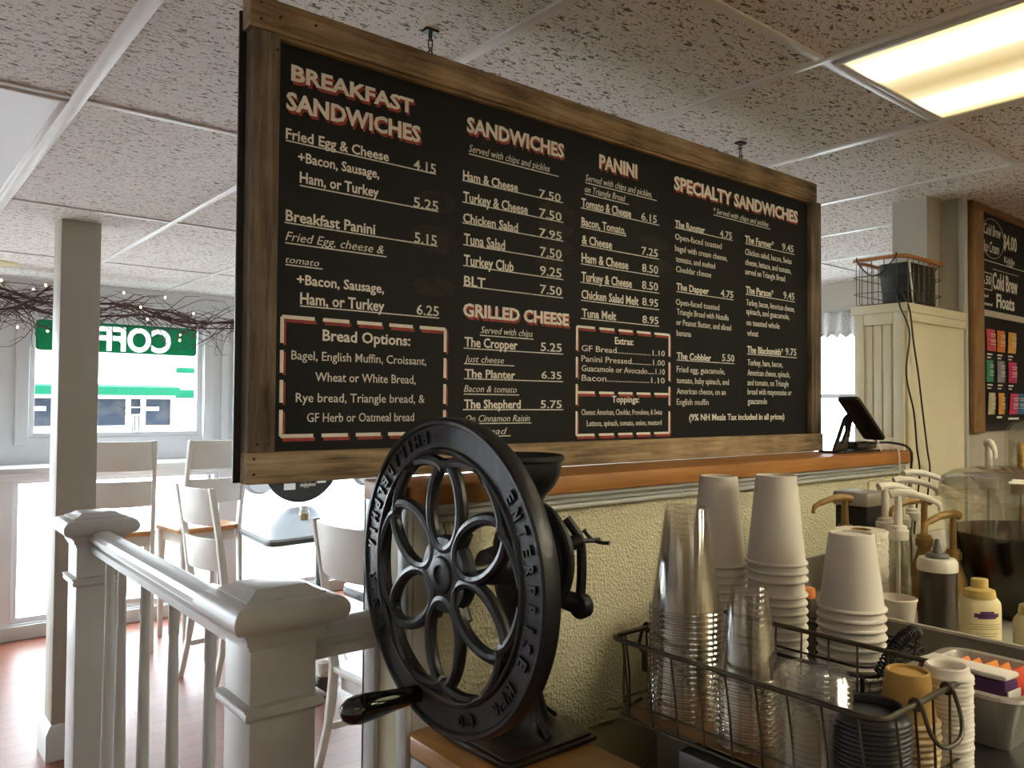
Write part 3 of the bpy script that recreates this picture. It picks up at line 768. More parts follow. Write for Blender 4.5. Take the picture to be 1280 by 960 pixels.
for x, z in ((0.553, 2.278), (0.553, 2.248), (0.59, 2.262), (0.552, 1.448), (0.552, 1.42), (0.558, 1.474), (0.578, 1.474), (2.44, 2.27), (2.47, 1.49), (0.585, 2.20), (0.66, 2.268), (2.476, 1.43)):
    nh.lathe([(0, -0.0012), (0.0026, -0.0012), (0.003, 0)], (x, YF, z), 8, Matrix.Rotation(-PI / 2, 3, 'X'))
rel(nh).build('nail_heads', M_rubber, bd)
for x in (0.933, 2.058):
    ch = MB()
    for k in range(3):
        L = 0.014; zc = 2.299 + k * 0.021
        pts = []
        for q in range(16):
            a = 2 * PI * q / 16
            u = 0.0055 * math.cos(a); vz = L * math.sin(a)
            pts.append((x + (u if k % 2 else 0), 1.42 + (0 if k % 2 else u), zc + vz))
        ch.tube(pts, 0.0014, 6, closed=True)
    ch.tube([(x, 1.42, 2.345), (x, 1.42, 2.334), (x + 0.004, 1.42, 2.331)], 0.0016, 6)
    ch.tube([(x - 0.006, 1.42, 2.29), (x - 0.006, 1.42, 2.302), (x, 1.42, 2.307), (x + 0.006, 1.42, 2.302), (x + 0.006, 1.42, 2.29)], 0.0014, 6)
    hc = rel(ch).build('hanging_chain', M_wire, bd)
    pl = MB().box(x - 0.016, x + 0.014, 1.408, 1.430, H - 0.006, H - 0.0075 + 0.007)
    rel(pl).build('ceiling_hook_hole', M_rubber, hc)  # dark block stands in for the hole round the hook
STY = {'H': 0.032, 'I': 0.018, 'P': 0.010, 'S': 0.0, 'D': 0.004, 'U': 0}
for blk, rows in TEXT.items():
    big, red, small = MB(), MB(), MB()
    for s, st, x0, x1, z, cap in rows:
        M = MS(0, YB_, z)
        if st == 'U':
            small.box(x0, x1, YB_ - 0.0006, YB_, z - 0.0012, z + 0.0012); continue
        if st == 'H':
            text_mesh(red, s, MS(0.004, YB_, z - 0.0055), x0, x1, cap, 0.0004, 0.036)
            text_mesh(big, s, M, x0, x1, cap, 0.0010, STY[st])
        else:
            text_mesh(small if st in 'SDP' else big, s, M, x0, x1, cap, 0.0007, STY[st], 0.28 if st == 'S' else 0.0)
    p = rel(big).build(blk, M_letter, bd, smooth=False)
    if red.v: rel(red).build('red_letter_shadow', M_red, p, smooth=False)
    rel(small).build('chalk_writing', M_letter2, p, smooth=False)
# dashed borders round the two boxes
def dashes(pa, pb, n, wmb, rmb, th, horiz):
    (x0, z0), (x1, z1) = pa, pb
    for k in range(n):
        a = (k + 0.12) / n if k else 0.0; c = (k + 0.88) / n if k < n - 1 else 1.0
        xa, za = x0 + (x1 - x0) * a, z0 + (z1 - z0) * a; xb, zb = x0 + (x1 - x0) * c, z0 + (z1 - z0) * c
        if horiz:
            wmb.box(xa, xb, YB_ - 0.0009, YB_, za - th, za + th)
            rmb.box(xa + 0.004, xb + 0.004, YB_ - 0.0005, YB_, za - th - 0.0065, za - th + 0.001)
        else:
            wmb.box(xa - th, xa + th, YB_ - 0.0009, YB_, min(za, zb), max(za, zb))
            rmb.box(xa + th - 0.001, xa + th + 0.0045, YB_ - 0.0005, YB_, min(za, zb) - 0.004, max(za, zb) - 0.004)
def dashed_box(name, x0, x1, z0, z1, nh, nv, th, mid=None):
    wm, rm = MB(), MB()
    dashes((x0, z1), (x1, z1), nh, wm, rm, th, True); dashes((x0, z0), (x1, z0), nh, wm, rm, th, True)
    dashes((x0, z1), (x0, z0), nv, wm, rm, th, False); dashes((x1, z1), (x1, z0), nv, wm, rm, th, False)
    if mid: dashes((x0, mid), (x1, mid), nh, wm, rm, th, True)
    p = rel(wm).build(name, M_letter, bd, smooth=False)
    rel(rm).build('red_border_shadow', M_red, p, smooth=False)
dashed_box('bread_options_border', 0.609, 0.977, 1.487, 1.710, 5, 4, 0.0035)
dashed_box('extras_border', 1.371, 1.724, 1.474, 1.743, 5, 4, 0.003, 1.580)
# wiped patches behind the prices
sm = MB(); rnd = random.Random(3)
for x, z, a, b_ in ((0.955, 1.985, 0.045, 0.022), (0.945, 1.90, 0.05, 0.03), (0.945, 1.80, 0.05, 0.022), (1.30, 2.02, 0.05, 0.02), (1.30, 1.975, 0.05, 0.022), (1.30, 1.93, 0.05, 0.022), (1.28, 1.885, 0.045, 0.018), (1.66, 1.99, 0.05, 0.02), (1.69, 1.93, 0.04, 0.02)):
    pts = [(x + a * math.cos(q) * (0.85 + 0.3 * rnd.random()) * (1.15 if abs(math.cos(q)) > .7 else 1), z + b_ * math.sin(q) * (0.85 + 0.3 * rnd.random())) for q in [2 * PI * i / 18 for i in range(18)]]
    sm.prism(pts, 0.0, 0.00025, MS(0, YB_, 0))
rel(sm).build('wiped_patches', M_smudge, bd, smooth=False)

# ------------------------------------------------------------------ coffee mill
mill = thing('coffee_mill', 'black cast iron hand-cranked coffee mill with a big lettered flywheel on the oak plank', 'coffee mill', (0.925, 1.115, 0.9505))
MO = Vector((0.925, 1.115, 0.9505))
def mrel(mb):
    mb.v = [(v[0] - MO.x, v[1] - MO.y, v[2] - MO.z) for v in mb.v]; return mb
WC = Vector((0.738, 1.0715, 1.273))
# local wheel frame: profile axis z -> world -X (towards the reader); local x -> world -Y, local y -> world Z
WM = Matrix(((0, 0, -1, WC.x), (-1, 0, 0, WC.y), (0, 1, 0, WC.z), (0, 0, 0, 1)))
W3 = WM.to_3x3()
wh = MB()
prof = [(0.196, -0.020), (0.1945, 0.002), (0.199, 0.007), (0.203, 0.006), (0.206, 0.001), (0.241, 0.001), (0.2445, 0.006), (0.2495, 0.006), (0.2535, 0.003), (0.2550, -0.004), (0.2550, -0.020), (0.2525, -0.026), (0.244, -0.026), (0.240, -0.020), (0.208, -0.020)]
wh.lathe(prof, WC, 96, W3, closed=True)
def loc(r, a, z=0.0):
    return WM @ Vector((r * math.cos(a), r * math.sin(a), z))
for k in range(6):
    a0 = PI / 2 + k * PI / 3
    ax = Vector((math.cos(a0), math.sin(a0), 0)); ay = Vector((-math.sin(a0), math.cos(a0), 0))
    pts = []
    for q in range(40):
        t = 2 * PI * q / 40
        rr = 0.1095 - 0.0690 * math.cos(t)
        ww = 0.0420 * math.sin(t) * (1 + 0.10 * math.cos(t))
        pts.append(WM @ (ax * rr + ay * ww + Vector((0, 0, -0.006))))
    wh.tube(pts, 0.0105, 10, closed=True)
    # forked arms from the petal tip to the rim
    for sgn in (-1, 1):
        fk = []
        for q in range(7):
            t = q / 6
            lat = 0.002 + 0.084 * t; r_k = 0.172 + 0.026 * t ** 0.6
            fk.append(WM @ (ax * math.sqrt(r_k * r_k - lat * lat) + ay * (sgn * lat) + Vector((0, 0, -0.004))))
        wh.tube(fk, 0.0100, 8)
wh.lathe([(0, -0.028), (0.060, -0.024), (0.064, -0.010), (0.060, 0.0005), (0.034, 0.0025), (0.031, 0.003), (0.029, 0.0065), (0.027, 0.0075), (0.016, 0.0075), (0.0145, 0.003), (0.0, 0.003)], WC, 40, W3)
for k in range(6):
    a0 = PI / 2 + (k + 0.5) * PI / 3
    wh.tube([loc(0.03, a0, -0.014), loc(0.082, a0, -0.014)], 0.0135, 10)
wheel = mrel(wh).build('flywheel', M_iron, mill)
lt = MB()
def ring_text(s, r, a_start, a_end, outward, cap=0.020):
    n = len(s)
    for i, chh in enumerate(s):
        if chh == ' ': continue
        a = a_start + (a_end - a_start) * (i / max(1, n - 1))
        up = Vector((math.cos(a), math.sin(a), 0)) * (1 if outward else -1)
        rt = Vector((up.y, -up.x, 0))
        ctr = Vector((math.cos(a), math.sin(a), 0)) * (r - 0.005) + Vector((0, 0, 0.0008)) - up * cap / 2
        Ml = Matrix((( -rt.x if False else rt.x, up.x, 0, ctr.x), (rt.y, up.y, 0, ctr.y), (0, 0, 1, ctr.z), (0, 0, 0, 1)))
        wd = cap * (0.55 if chh in "I'." else 0.72)
        if chh in "'.": wd = cap * 0.18
        if chh == 'I': wd = cap * 0.22
        text_mesh(lt, chh, WM @ Ml, -wd / 2, wd / 2, cap if chh not in "'." else cap, 0.0045, 0.03)
R_ = math.radians
ring_text('ENTERPRISE', 0.229, R_(39), R_(-24), True)
ring_text("M'F'G", 0.229, R_(-37), R_(-50), True, 0.019)
ring_text('CO', 0.229, R_(-68), R_(-75), True, 0.019)
ring_text('PHILADELPHIA', 0.229, R_(103), R_(175), False)
ring_text('U.S.A', 0.229, R_(190), R_(214), False, 0.018)
mrel(lt).build('raised_lettering', M_iron, wheel, smooth=False)
# crank knob
hp = WM @ Vector((0.220 * math.cos(R_(-108)), 0.220 * math.sin(R_(-108)), 0.0))
kn = MB()
kp = [(0, 0.0), (0.012, 0.0), (0.0125, 0.006), (0.0125, 0.012), (0.0128, 0.018), (0.0138, 0.030), (0.0163, 0.055), (0.019, 0.078), (0.0195, 0.090), (0.017, 0.102), (0.011, 0.110), (0.004, 0.113), (0, 0.1135)]
kp = [(a * 1.18, b * 1.27) for a, b in kp]
Mk = Matrix.Rotation(R_(0), 3, 'Z') @ W3
kn.lathe(kp, hp, 28, Mk)
mrel(kn).build('crank_knob', M_lacquer, mill)
# base plate with rounded corners and a raised rim
bp = MB()
bp.prism(rrect(0.828, 1.044, 1.012, 1.212, 0.018), 0.951, 0.959)
bp.prism(rrect(0.836, 1.036, 1.020, 1.204, 0.016), 0.959, 0.964)
mrel(bp).build('base_plate', M_ironrust, mill, bevel=0.002)
# flared pedestal, grinding housing, hopper
pd = MB()
rings = [(0.964, 0.085, 0.075), (0.972, 0.066, 0.058), (0.99, 0.046, 0.044), (1.03, 0.034, 0.036), (1.10, 0.034, 0.036), (1.16, 0.040, 0.042), (1.20, 0.050, 0.05), (1.24, 0.060, 0.058), (1.30, 0.058, 0.056), (1.345, 0.046, 0.046), (1.36, 0.040, 0.040)]
n = 28
for z, ax_, ay_ in rings:
    for k in range(n):
        a = 2 * PI * k / n
        pd.v.append((0.945 + ax_ * math.cos(a), 1.112 + ay_ * math.sin(a), z))
for i in range(len(rings) - 1):
    for k in range(n):
        k2 = (k + 1) % n
        pd.f.append((i * n + k, i * n + k2, (i + 1) * n + k2, (i + 1) * n + k))
pd.f.append(tuple(range(n))[::-1]); pd.f.append(tuple(len(rings) * n - n + k for k in range(n)))
for sx, sy in ((1, 0), (-1, 0), (0, 1), (0, -1)):
    pd.tube(smoothpath([(0.945 + sx * 0.028, 1.112 + sy * 0.03, 1.06), (0.945 + sx * 0.040, 1.112 + sy * 0.042, 1.0), (0.945 + sx * 0.075, 1.112 + sy * 0.07, 0.968)]), 0.008, 8)
mrel(pd).build('pedestal', M_iron, mill)
RX = Matrix(((0, 0, 1), (0, 1, 0), (-1, 0, 0)))      # lathe axis along +X
hs = MB()
hs.lathe([(0, 0), (0.030, 0), (0.034, 0.02), (0.040, 0.05), (0.070, 0.075), (0.078, 0.085), (0.080, 0.105), (0.086, 0.108), (0.086, 0.128), (0.076, 0.134), (0.050, 0.15), (0.024, 0.158), (0, 0.158)], (0.855, 1.112, 1.264), 40, RX)
mrel(hs).build('grinding_housing', M_iron, mill)
ax = MB().lathe([(0, 0), (0.011, 0), (0.011, 0.12), (0, 0.12)], (0.742, 1.0715, 1.273), 16, RX)
mrel(ax).build('axle', M_iron, mill)
hb = MB().lathe([(0.036, 1.345), (0.038, 1.365), (0.050, 1.385), (0.068, 1.405), (0.077, 1.425), (0.079, 1.446), (0.083, 1.450), (0.083, 1.457), (0.079, 1.459), (0.075, 1.452), (0.073, 1.430), (0.062, 1.408), (0.044, 1.388), (0.030, 1.366), (0.0, 1.362)], (0.930, 1.112, 0), 40)
mrel(hb).build('hopper', M_iron, mill)
# clamp ears and wing screws on the far side
cl = MB()
cl.lathe([(0, 0), (0.098, 0), (0.102, 0.004), (0.102, 0.012), (0.094, 0.020), (0.060, 0.026), (0, 0.026)], (0.962, 1.112, 1.270), 44, RX)
cl.tube([(0.975, 1.055, 1.205), (1.000, 1.030, 1.195)], [0.016, 0.019], 12)
cl.tube([(0.975, 1.04, 1.300), (1.004, 1.026, 1.306)], [0.013, 0.014], 12)
cl.lathe([(0, 0), (0.021, 0), (0.023, 0.004), (0.021, 0.020), (0.012, 0.024), (0, 0.024)], (0.990, 1.020, 1.193), 20, RX)
cl.tube(smoothpath([(0.99, 1.05, 1.345), (1.004, 1.030, 1.31), (1.007, 1.026, 1.26), (1.003, 1.026, 1.20)]), 0.009, 10)
mrel(cl).build('clamp', M_iron, mill)
wn = MB()
wn.tube([(1.0, 1.026, 1.306), (1.040, 1.014, 1.306)], 0.0045, 8)
wn.tube(smoothpath([(1.022, 1.036, 1.322), (1.024, 1.026, 1.312), (1.028, 1.018, 1.306), (1.034, 1.002, 1.303), (1.040, 0.990, 1.304)]), [0.006] + [0.0036] * 23 + [0.005], 8)
mrel(wn).build('wing_screw', M_iron, mill)

# ------------------------------------------------------------------ railing with two newels
rl = thing('railing', 'white painted stair railing with two capped newel posts and slim balusters', 'railing', (0.583, 1.39, 0))
def rr_(mb):
    mb.v = [(v[0] - 0.583, v[1] - 1.39, v[2]) for v in mb.v]; return mb
def newel(x0, y0, w_, dz=0.0):
    x1, y1 = x0 + w_, y0 + w_
    p = rr_(MB().box(x0, x1, y0, y1, 0, 1.185 + dz)).build('newel_post', M_white, rl, bevel=0.002)
    cap = MB().sweep_rect([(0.0, 1.128), (0.004, 1.128), (0.004, 1.136), (0.009, 1.137), (0.010, 1.146), (0.014, 1.154), (0.020, 1.160), (0.022, 1.161)] + [(0.022 + 0.0225 * math.cos(q), 1.1855 + 0.0235 * math.sin(q)) for q in [-PI / 2 + PI * i / 14 for i in range(1, 15)]] + [(0.012, 1.2115), (0.012, 1.2140), (0.004, 1.2165), (-0.006, 1.2215), (-0.013, 1.2265), (-0.016, 1.2275)], x0, x1, y0, y1)
    cap.v = [(v[0], v[1], v[2] + dz) for v in cap.v]
    rr_(cap).build('newel_cap', M_white, p, sharp=0.36)
    col = MB().sweep_rect([(0.0, 1.008), (0.007, 1.010), (0.012, 1.016), (0.012, 1.022), (0.009, 1.027), (0.014, 1.029), (0.014, 1.033), (0.0, 1.036)], x0, x1, y0, y1)
    col.v = [(v[0], v[1], v[2] + dz) for v in col.v]
    rr_(col).build('newel_collar', M_white, p)
newel(0.523, 1.329, 0.120)
newel(0.522, 2.700, 0.122, -0.02)
hprof = [(-0.024, 1.088), (-0.026, 1.108), (-0.019, 1.113), (-0.019, 1.119), (-0.030, 1.126), (-0.032, 1.139), (-0.026, 1.150), (-0.012, 1.156), (0.012, 1.156), (0.026, 1.150), (0.032, 1.139), (0.030, 1.126), (0.019, 1.119), (0.019, 1.113), (0.026, 1.108), (0.024, 1.088)]
rr_(MB().prism([(p[0], p[1]) for p in hprof], 1.4495, 2.6995, Matrix(((1, 0, 0, 0.583), (0, 0, 1, 0), (0, 1, 0, 0), (0, 0, 0, 1))))).build('handrail', M_white, rl)
rr_(MB().prism([(p[0] * 0.8, p[1] - 0.01) for p in hprof], 0.6435, 0.7875, Matrix(((0, 0, 1, 0), (1, 0, 0, 1.385), (0, 1, 0, 0), (0, 0, 0, 1))))).build('handrail', M_white, rl)
for y in (2.56, 2.42, 2.19, 1.95, 1.70):
    rr_(MB().lathe([(0, 0.0), (0.017, 0.0), (0.017, 0.16), (0.013, 0.17), (0.019, 0.20), (0.0185, 0.40), (0.012, 0.95), (0.011, 1.00), (0.0125, 1.01), (0.0125, 1.0885), (0, 1.0885)], (0.583, y, 0), 14)).build('baluster', M_white, rl)
# ------------------------------------------------------------------ counter with the cups
ct = thing('counter', 'black laminate work counter with grey cabinet fronts under the cup baskets', 'counter', (1.6, 0.5, 0))
def at_(mb, o):
    mb.v = [(v[0] - o[0], v[1] - o[1], v[2] - o[2]) for v in mb.v]; return mb
CT = [(0.82, -0.40), (3.1, -0.40), (3.1, 1.20), (1.5, 1.20), (1.5, 0.96), (1.09, 0.96), (1.09, 0.66), (0.82, 0.66)]
at_(MB().prism(CT, 1.075, 1.110), (1.6, 0.5, 0)).build('worktop', M_counter, ct, bevel=0.004)
CB = [(0.84, -0.38), (3.08, -0.38), (3.08, 1.18), (1.52, 1.18), (1.52, 0.94), (1.11, 0.94), (1.11, 0.64), (0.84, 0.64)]
at_(MB().prism(CB, 0.0, 1.0745), (1.6, 0.5, 0)).build('cabinet', M_cabinet, ct, bevel=0.003)
for k, (y0, y1) in enumerate(((-0.36, 0.12), (0.14, 0.62))):
    d = at_(MB().box(0.825, 0.8399, y0, y1, 0.10, 1.05), (1.6, 0.5, 0)).build('cabinet_door', M_cabinet, ct, bevel=0.003)
    hy = y1 - 0.05 if k == 0 else y0 + 0.05
    at_(MB().tube([(0.8245, hy, 0.80), (0.80, hy, 0.80), (0.80, hy, 0.92), (0.8245, hy, 0.92)], 0.005, 8), (1.6, 0.5, 0)).build('handle', M_steel, d)

# wire basket of cups and lids
M_krim = mat('pale_kraft_rim', (0.62, 0.46, 0.26), 0.6, col2=(0.56, 0.41, 0.22), scale=18)
M_brownboard = wood('brown_board', (0.10, 0.05, 0.018), (0.21, 0.115, 0.045), (0.28, 0.165, 0.07), 'Y', 0.6, 5, (0.25, 0.5, 0.75), 0.05)
ZB = 1.118
bk = thing('wire_basket', 'long bronze wire basket of cups and lids beside the oak plank', 'basket', (0.94, 0.60, 1.11))
BO = (0.94, 0.60, 1.11)
bx0, bx1, by0, by1 = 0.838, 1.055, 0.395, 0.783       # bottom
rx0, rx1, ry0, ry1, rz = 0.826, 1.07, 0.400, 0.785, 1.223   # rim
def ring3(x0, x1, y0, y1, z, r): return [(x, y, z) for x, y in rrect(x0, x1, y0, y1, r, 5)]
at_(MB().tube(ring3(rx0, rx1, ry0, ry1, rz, 0.018), 0.0034, 10, closed=True), BO).build('rim', M_wire, bk)
at_(MB().tube(ring3(bx0, bx1, by0, by1, 1.1135, 0.012), 0.0026, 8, closed=True), BO).build('base_ring', M_wire, bk)
at_(MB().tube(ring3(bx0 + .004, bx1 - .004, by0 + .004, by1 - .004, 1.135, 0.012), 0.0018, 8, closed=True), BO).build('base_ring', M_wire, bk)
at_(MB().box(bx0 + 0.006, bx1 - 0.004, by0 + 0.004, by1 - 0.004, 1.1165, 1.1180), BO).build('base_board', M_brownboard, bk)
def lerp(a, b, t): return a + (b - a) * t
for k in range(9):
    t = (k + 0.6) / 9.2
    for (xa, xb) in ((rx0, bx0), (rx1, bx1)):
        at_(MB().tube([(xa, lerp(ry0, ry1, t), rz), (lerp(xa, xb, .5), lerp(by0, by1, t), 1.165), (xb, lerp(by0, by1, t), 1.112)], 0.0016, 6), BO).build('wire', M_wire, bk)
for k in range(5):
    t = (k + 0.7) / 5.4
    for (ya, yb) in ((ry0, by0), (ry1, by1)):
        at_(MB().tube([(lerp(rx0, rx1, t), ya, rz), (lerp(bx0, bx1, t), lerp(ya, yb, .5), 1.165), (lerp(bx0, bx1, t), yb, 1.112)], 0.0016, 6), BO).build('wire', M_wire, bk)
for k in range(4):
    x = lerp(bx0, bx1, (k + .5) / 4)
    at_(MB().tube([(x, by0, 1.1145), (x, by1, 1.1145)], 0.0014, 6), BO).build('wire', M_wire, bk)
# drop handles at both short ends
for y, s in ((ry0, -1), (ry1, 1)):
    h = MB()
    for x in (0.905, 0.985):
        h.tube([(x, y + s * 0.006 * math.cos(q), rz + 0.006 * math.sin(q)) for q in [2 * PI * i / 10 for i in range(10)]], 0.0022, 6, closed=True)
    h.tube(smoothpath([(0.905, y + s * 0.007, rz), (0.906, y + s * 0.016, rz - 0.028), (0.925, y + s * 0.022, rz - 0.045), (0.965, y + s * 0.022, rz - 0.045), (0.984, y + s * 0.016, rz - 0.028), (0.985, y + s * 0.007, rz)], 5), 0.0026, 8)
    at_(h, BO).build('handle', M_wire, bk)
# loose end hooks at the corner by the wall
h = MB()
h.tube(smoothpath([(0.842, 0.785, 1.120), (0.838, 0.80, 1.116), (0.855, 0.803, 1.112), (0.875, 0.792, 1.114), (0.89, 0.78, 1.125)], 5), 0.0022, 6)
h.tube(smoothpath([(0.845, 0.779, 1.222), (0.850, 0.779, 1.19), (0.845, 0.776, 1.15), (0.846, 0.772, 1.113)], 5), 0.0022, 6)
at_(h, BO).build('corner_hook', M_wire, bk)

def cup_prof(r0, r1, h, th=0.0012, lip=0.0030, foot=0.004):
    """an upside-down cup: base (small end) on top at z=h, rim at z=0"""
    return [(r1, 0.0), (r1 + lip * .8, 0.0006), (r1 + lip * 1.2, 0.0028), (r1 + lip * .8, 0.0052), (r1 - 0.0008, 0.0060), (r0 + (r1 - r0) * 0.02, h - 0.001), (r0 - 0.0012, h), (r0 - 0.003, h - 0.0005), (r0 - 0.0035, h - foot), (0.0, h - foot)]
def lip_faces(o, m2, nprof, nlip):
    o.data.materials.append(m2)
    for i, p in enumerate(o.data.polygons):
        if i % (nprof - 1) < nlip: p.material_index = 1
def cup_stack(name, label_base, cat, group, pos, r0, r1, h, pitch, n, m, jitter=0.0008, first=None, seg=36, gaps=(), thin=False, where='stack', part=None):
    x, y, z = pos; rnd = random.Random(int(x * 1000 + y * 77)); z0 = z
    proto = None
    for k in range(n):                         # k = 0 stands on the base, the last one is the top
        zk = z0 + k * pitch + sum(g for kk, g in gaps if k >= kk)
        lab = label_base % (ORD[n - 1 - k] if n - 1 - k < len(ORD) else 'lowest')
        p = (x + rnd.uniform(-jitter, jitter), y + rnd.uniform(-jitter, jitter), zk)
        if proto is None:
            pr = cup_prof(r0, r1, h)
            if thin: pr = [(r1 + 0.001, 0.0), (r1 + 0.0035, 0.0003), (r1 + 0.0045, 0.002), (r1 + 0.0035, 0.0040), (r1 + 0.0005, 0.0042), (r0 + 0.001, h - 0.004), (r0 - 0.001, h - 0.0008), (r0 - 0.004, h), (r0 - 0.009, h - 0.002), (0.0, h - 0.0022)]
            proto = MB().lathe(pr, seg=seg).build(name, m, loc=p); tag(proto, lab, cat, group)
            if thin: lip_faces(proto, M_clearrim, len(pr), 4)
            if part: lip_faces(proto, part, len(pr), 4)
        else:
            o = proto.copy(); COL.objects.link(o); o.location = p; o['label'] = lab
    return proto
cup_stack('clear_plastic_cup', '%s cup from the top in the taller stack of clear plastic cups', 'cup', 'clear plastic cups', (0.916, 0.722, 1.1185), 0.029, 0.0485, 0.146, 0.0075, 20, M_clear, thin=True)
cup_stack('clear_plastic_cup', '%s cup from the top in the shorter, narrower stack of clear plastic cups', 'cup', 'small clear plastic cups', (0.893, 0.604, 1.1185), 0.022, 0.0385, 0.116, 0.0078, 12, M_clear, thin=True)
# flat clear lids, black lids, small kraft cups, white lids
def lid_stack(label, group, pos, r, pitch, n, m, dome):
    proto = None; rnd = random.Random(n)
    for k in range(n):
        p = (pos[0] + rnd.uniform(-.0008, .0008), pos[1] + rnd.uniform(-.0008, .0008), pos[2] + k * pitch)
        lab = label % ORD[min(n - 1 - k, len(ORD) - 1)]
        if proto is None:
            if dome: pr = [(r, 0.0), (r + 0.002, 0.0012), (r, 0.003), (r - 0.003, 0.010), (r - 0.006, 0.0125), (r - 0.012, 0.0125), (r - 0.0135, 0.008), (r * 0.45, 0.0078), (r * 0.42, 0.0095), (0, 0.0095)]
            else: pr = [(r - 0.001, 0.0), (r + 0.0015, 0.0015), (r + 0.001, 0.0035), (r - 0.002, 0.006), (r - 0.004, 0.013), (r - 0.0065, 0.0145), (r - 0.009, 0.013), (r - 0.0105, 0.005), (0, 0.0045)]
            proto = MB().lathe(pr, seg=40).build('lid', m, loc=p); tag(proto, lab, 'lid', group)
        else:
            o = proto.copy(); COL.objects.link(o); o.location = p; o['label'] = lab
lid_stack('%s lid from the top in the stack of clear plastic lids', 'clear plastic lids', (0.873, 0.502, 1.1185), 0.0415, 0.0062, 19, M_clearlid, True)
lid_stack('%s lid from the top in the stack of black coffee lids', 'black coffee lids', (0.899, 0.448, 1.1185), 0.0425, 0.0052, 16, M_blacklid, False)
cup_stack('kraft_cup', '%s cup from the top in the stack of small tan kraft cups', 'cup', 'small tan kraft cups', (0.968, 0.437, 1.1185), 0.024, 0.032, 0.060, 0.0075, 9, M_yellow, part=M_krim)
lid_stack('%s lid from the top in the stack of small white lids', 'small white lids', (1.031, 0.419, 1.1185), 0.028, 0.0055, 20, M_paper, False)

# black chicken-wire basket of paper cups
cw = thing('chicken_wire_basket', 'black chicken wire basket with a coiled handle holding the white paper cups', 'basket', (1.19, 0.72, 1.1105))
CO_ = (1.19, 0.72, 1.1105)
cx0, cx1, cy0, cy1, cz = 1.098, 1.30, 0.546, 0.945, 1.170
at_(MB().tube(ring3(cx0, cx1, cy0, cy1, cz, 0.03), 0.003, 8, closed=True), CO_).build('rim', M_blackwire, cw)
at_(MB().tube(ring3(cx0 + .006, cx1 - .006, cy0 + .006, cy1 - .006, cz + 0.010, 0.03), 0.0018, 8, closed=True), CO_).build('rim', M_blackwire, cw)
at_(MB().tube(ring3(cx0, cx1, cy0, cy1, 1.1135, 0.03), 0.0026, 8, closed=True), CO_).build('base_ring', M_blackwire, cw)
for x, y in ((cx0, cy0 + .012), (cx0, cy1 - .012), (cx1, cy0 + .012), (cx1, cy1 - .012), (cx0, 0.74), (cx1, 0.74)):
    at_(MB().tube([(x, y, 1.1115), (x, y, cz)], 0.0032, 8), CO_).build('post', M_blackwire, cw)
nt_ = MB()
path = rrect(cx0 + .001, cx1 - .001, cy0 + .001, cy1 - .001, 0.03, 5)
peri = []; L_ = 0
for i in range(len(path)):
    a = Vector(path[i]); b = Vector(path[(i + 1) % len(path)]); peri.append((L_, a, b)); L_ += (b - a).length
def along(d):
    d %= L_
    for l, a, b in reversed(peri):
        if d >= l: return a + (b - a) * ((d - l) / max(1e-6, (b - a).length))
nh_ = int(L_ / 0.018); wx = L_ / nh_; hz = 0.0093
def P3(d, z): q = along(d); return (q.x, q.y, z)
for row in range(3):
    for k in range(nh_):
        d0 = (k + (0.5 if row % 2 else 0)) * wx; zb = 1.115 + row * (hz * 1.9)
        nt_.tube([P3(d0, zb), P3(d0, zb + hz * 0.9)], 0.0006, 4, caps=False)
        nt_.tube([P3(d0, zb + hz * .9), P3(d0 + wx / 2, zb + hz * 1.9)], 0.0005, 4, caps=False)
        nt_.tube([P3(d0, zb + hz * .9), P3(d0 - wx / 2, zb + hz * 1.9)], 0.0005, 4, caps=False)
at_(nt_, CO_).build('wire_netting', M_blackwire, cw)
at_(MB().prism(rrect(cx0 + .003, cx1 - .003, cy0 + .003, cy1 - .003, 0.03), 1.1110, 1.1130), CO_).build('base_mesh', M_blackwire, cw)
hd = MB()
hc = [(cx0 + 0.012, cy0 - 0.004, cz), (cx0 + 0.03, cy0 - 0.010, cz + 0.025), (cx0 + 0.06, cy0 - 0.014, cz + 0.047), (cx0 + 0.10, cy0 - 0.014, cz + 0.052), (cx0 + 0.112, cy0 - 0.012, cz + 0.035), (cx0 + 0.112, cy0 - 0.008, cz)]
core = smoothpath(hc, 8)
hd.tube(core, 0.002, 6)
hb_ = at_(hd, CO_).build('handle', M_blackwire, cw)
co = MB(); cp = []
seg_ = core[2:28]
for i in range(len(seg_) * 8):
    f_ = i / 8; j = min(int(f_), len(seg_) - 2); p = seg_[j].lerp(seg_[j + 1], f_ - j)
    t = (seg_[j + 1] - seg_[j]).normalized(); nn = t.cross(Vector((0, 1, 0))).normalized(); b3 = t.cross(nn); a = f_ * 2 * PI / 1.25
    cp.append(p + (nn * math.cos(a) + b3 * math.sin(a)) * 0.0085)
co.tube(cp, 0.0017, 5)
at_(co, CO_).build('coiled_grip', M_blackwire, hb_)
def paper(pos, n, label, h, pitch, gaps=()):
    cup_stack('paper_cup', label, 'paper cup', 'white paper cups', pos, 0.0325, 0.0475, h, pitch, n, M_paper, gaps=gaps)
paper((1.183, 0.862, 1.1135), 12, '%s white paper cup from the top in the stack nearest the textured wall', 0.156, 0.0142)
paper((1.197, 0.756, 1.1135), 13, '%s white paper cup from the top in the middle paper stack', 0.147, 0.0135, gaps=((10, 0.0115),))
paper((1.190, 0.622, 1.1135), 10, '%s white paper cup from the top in the short stack by the coiled handle', 0.116, 0.0140)

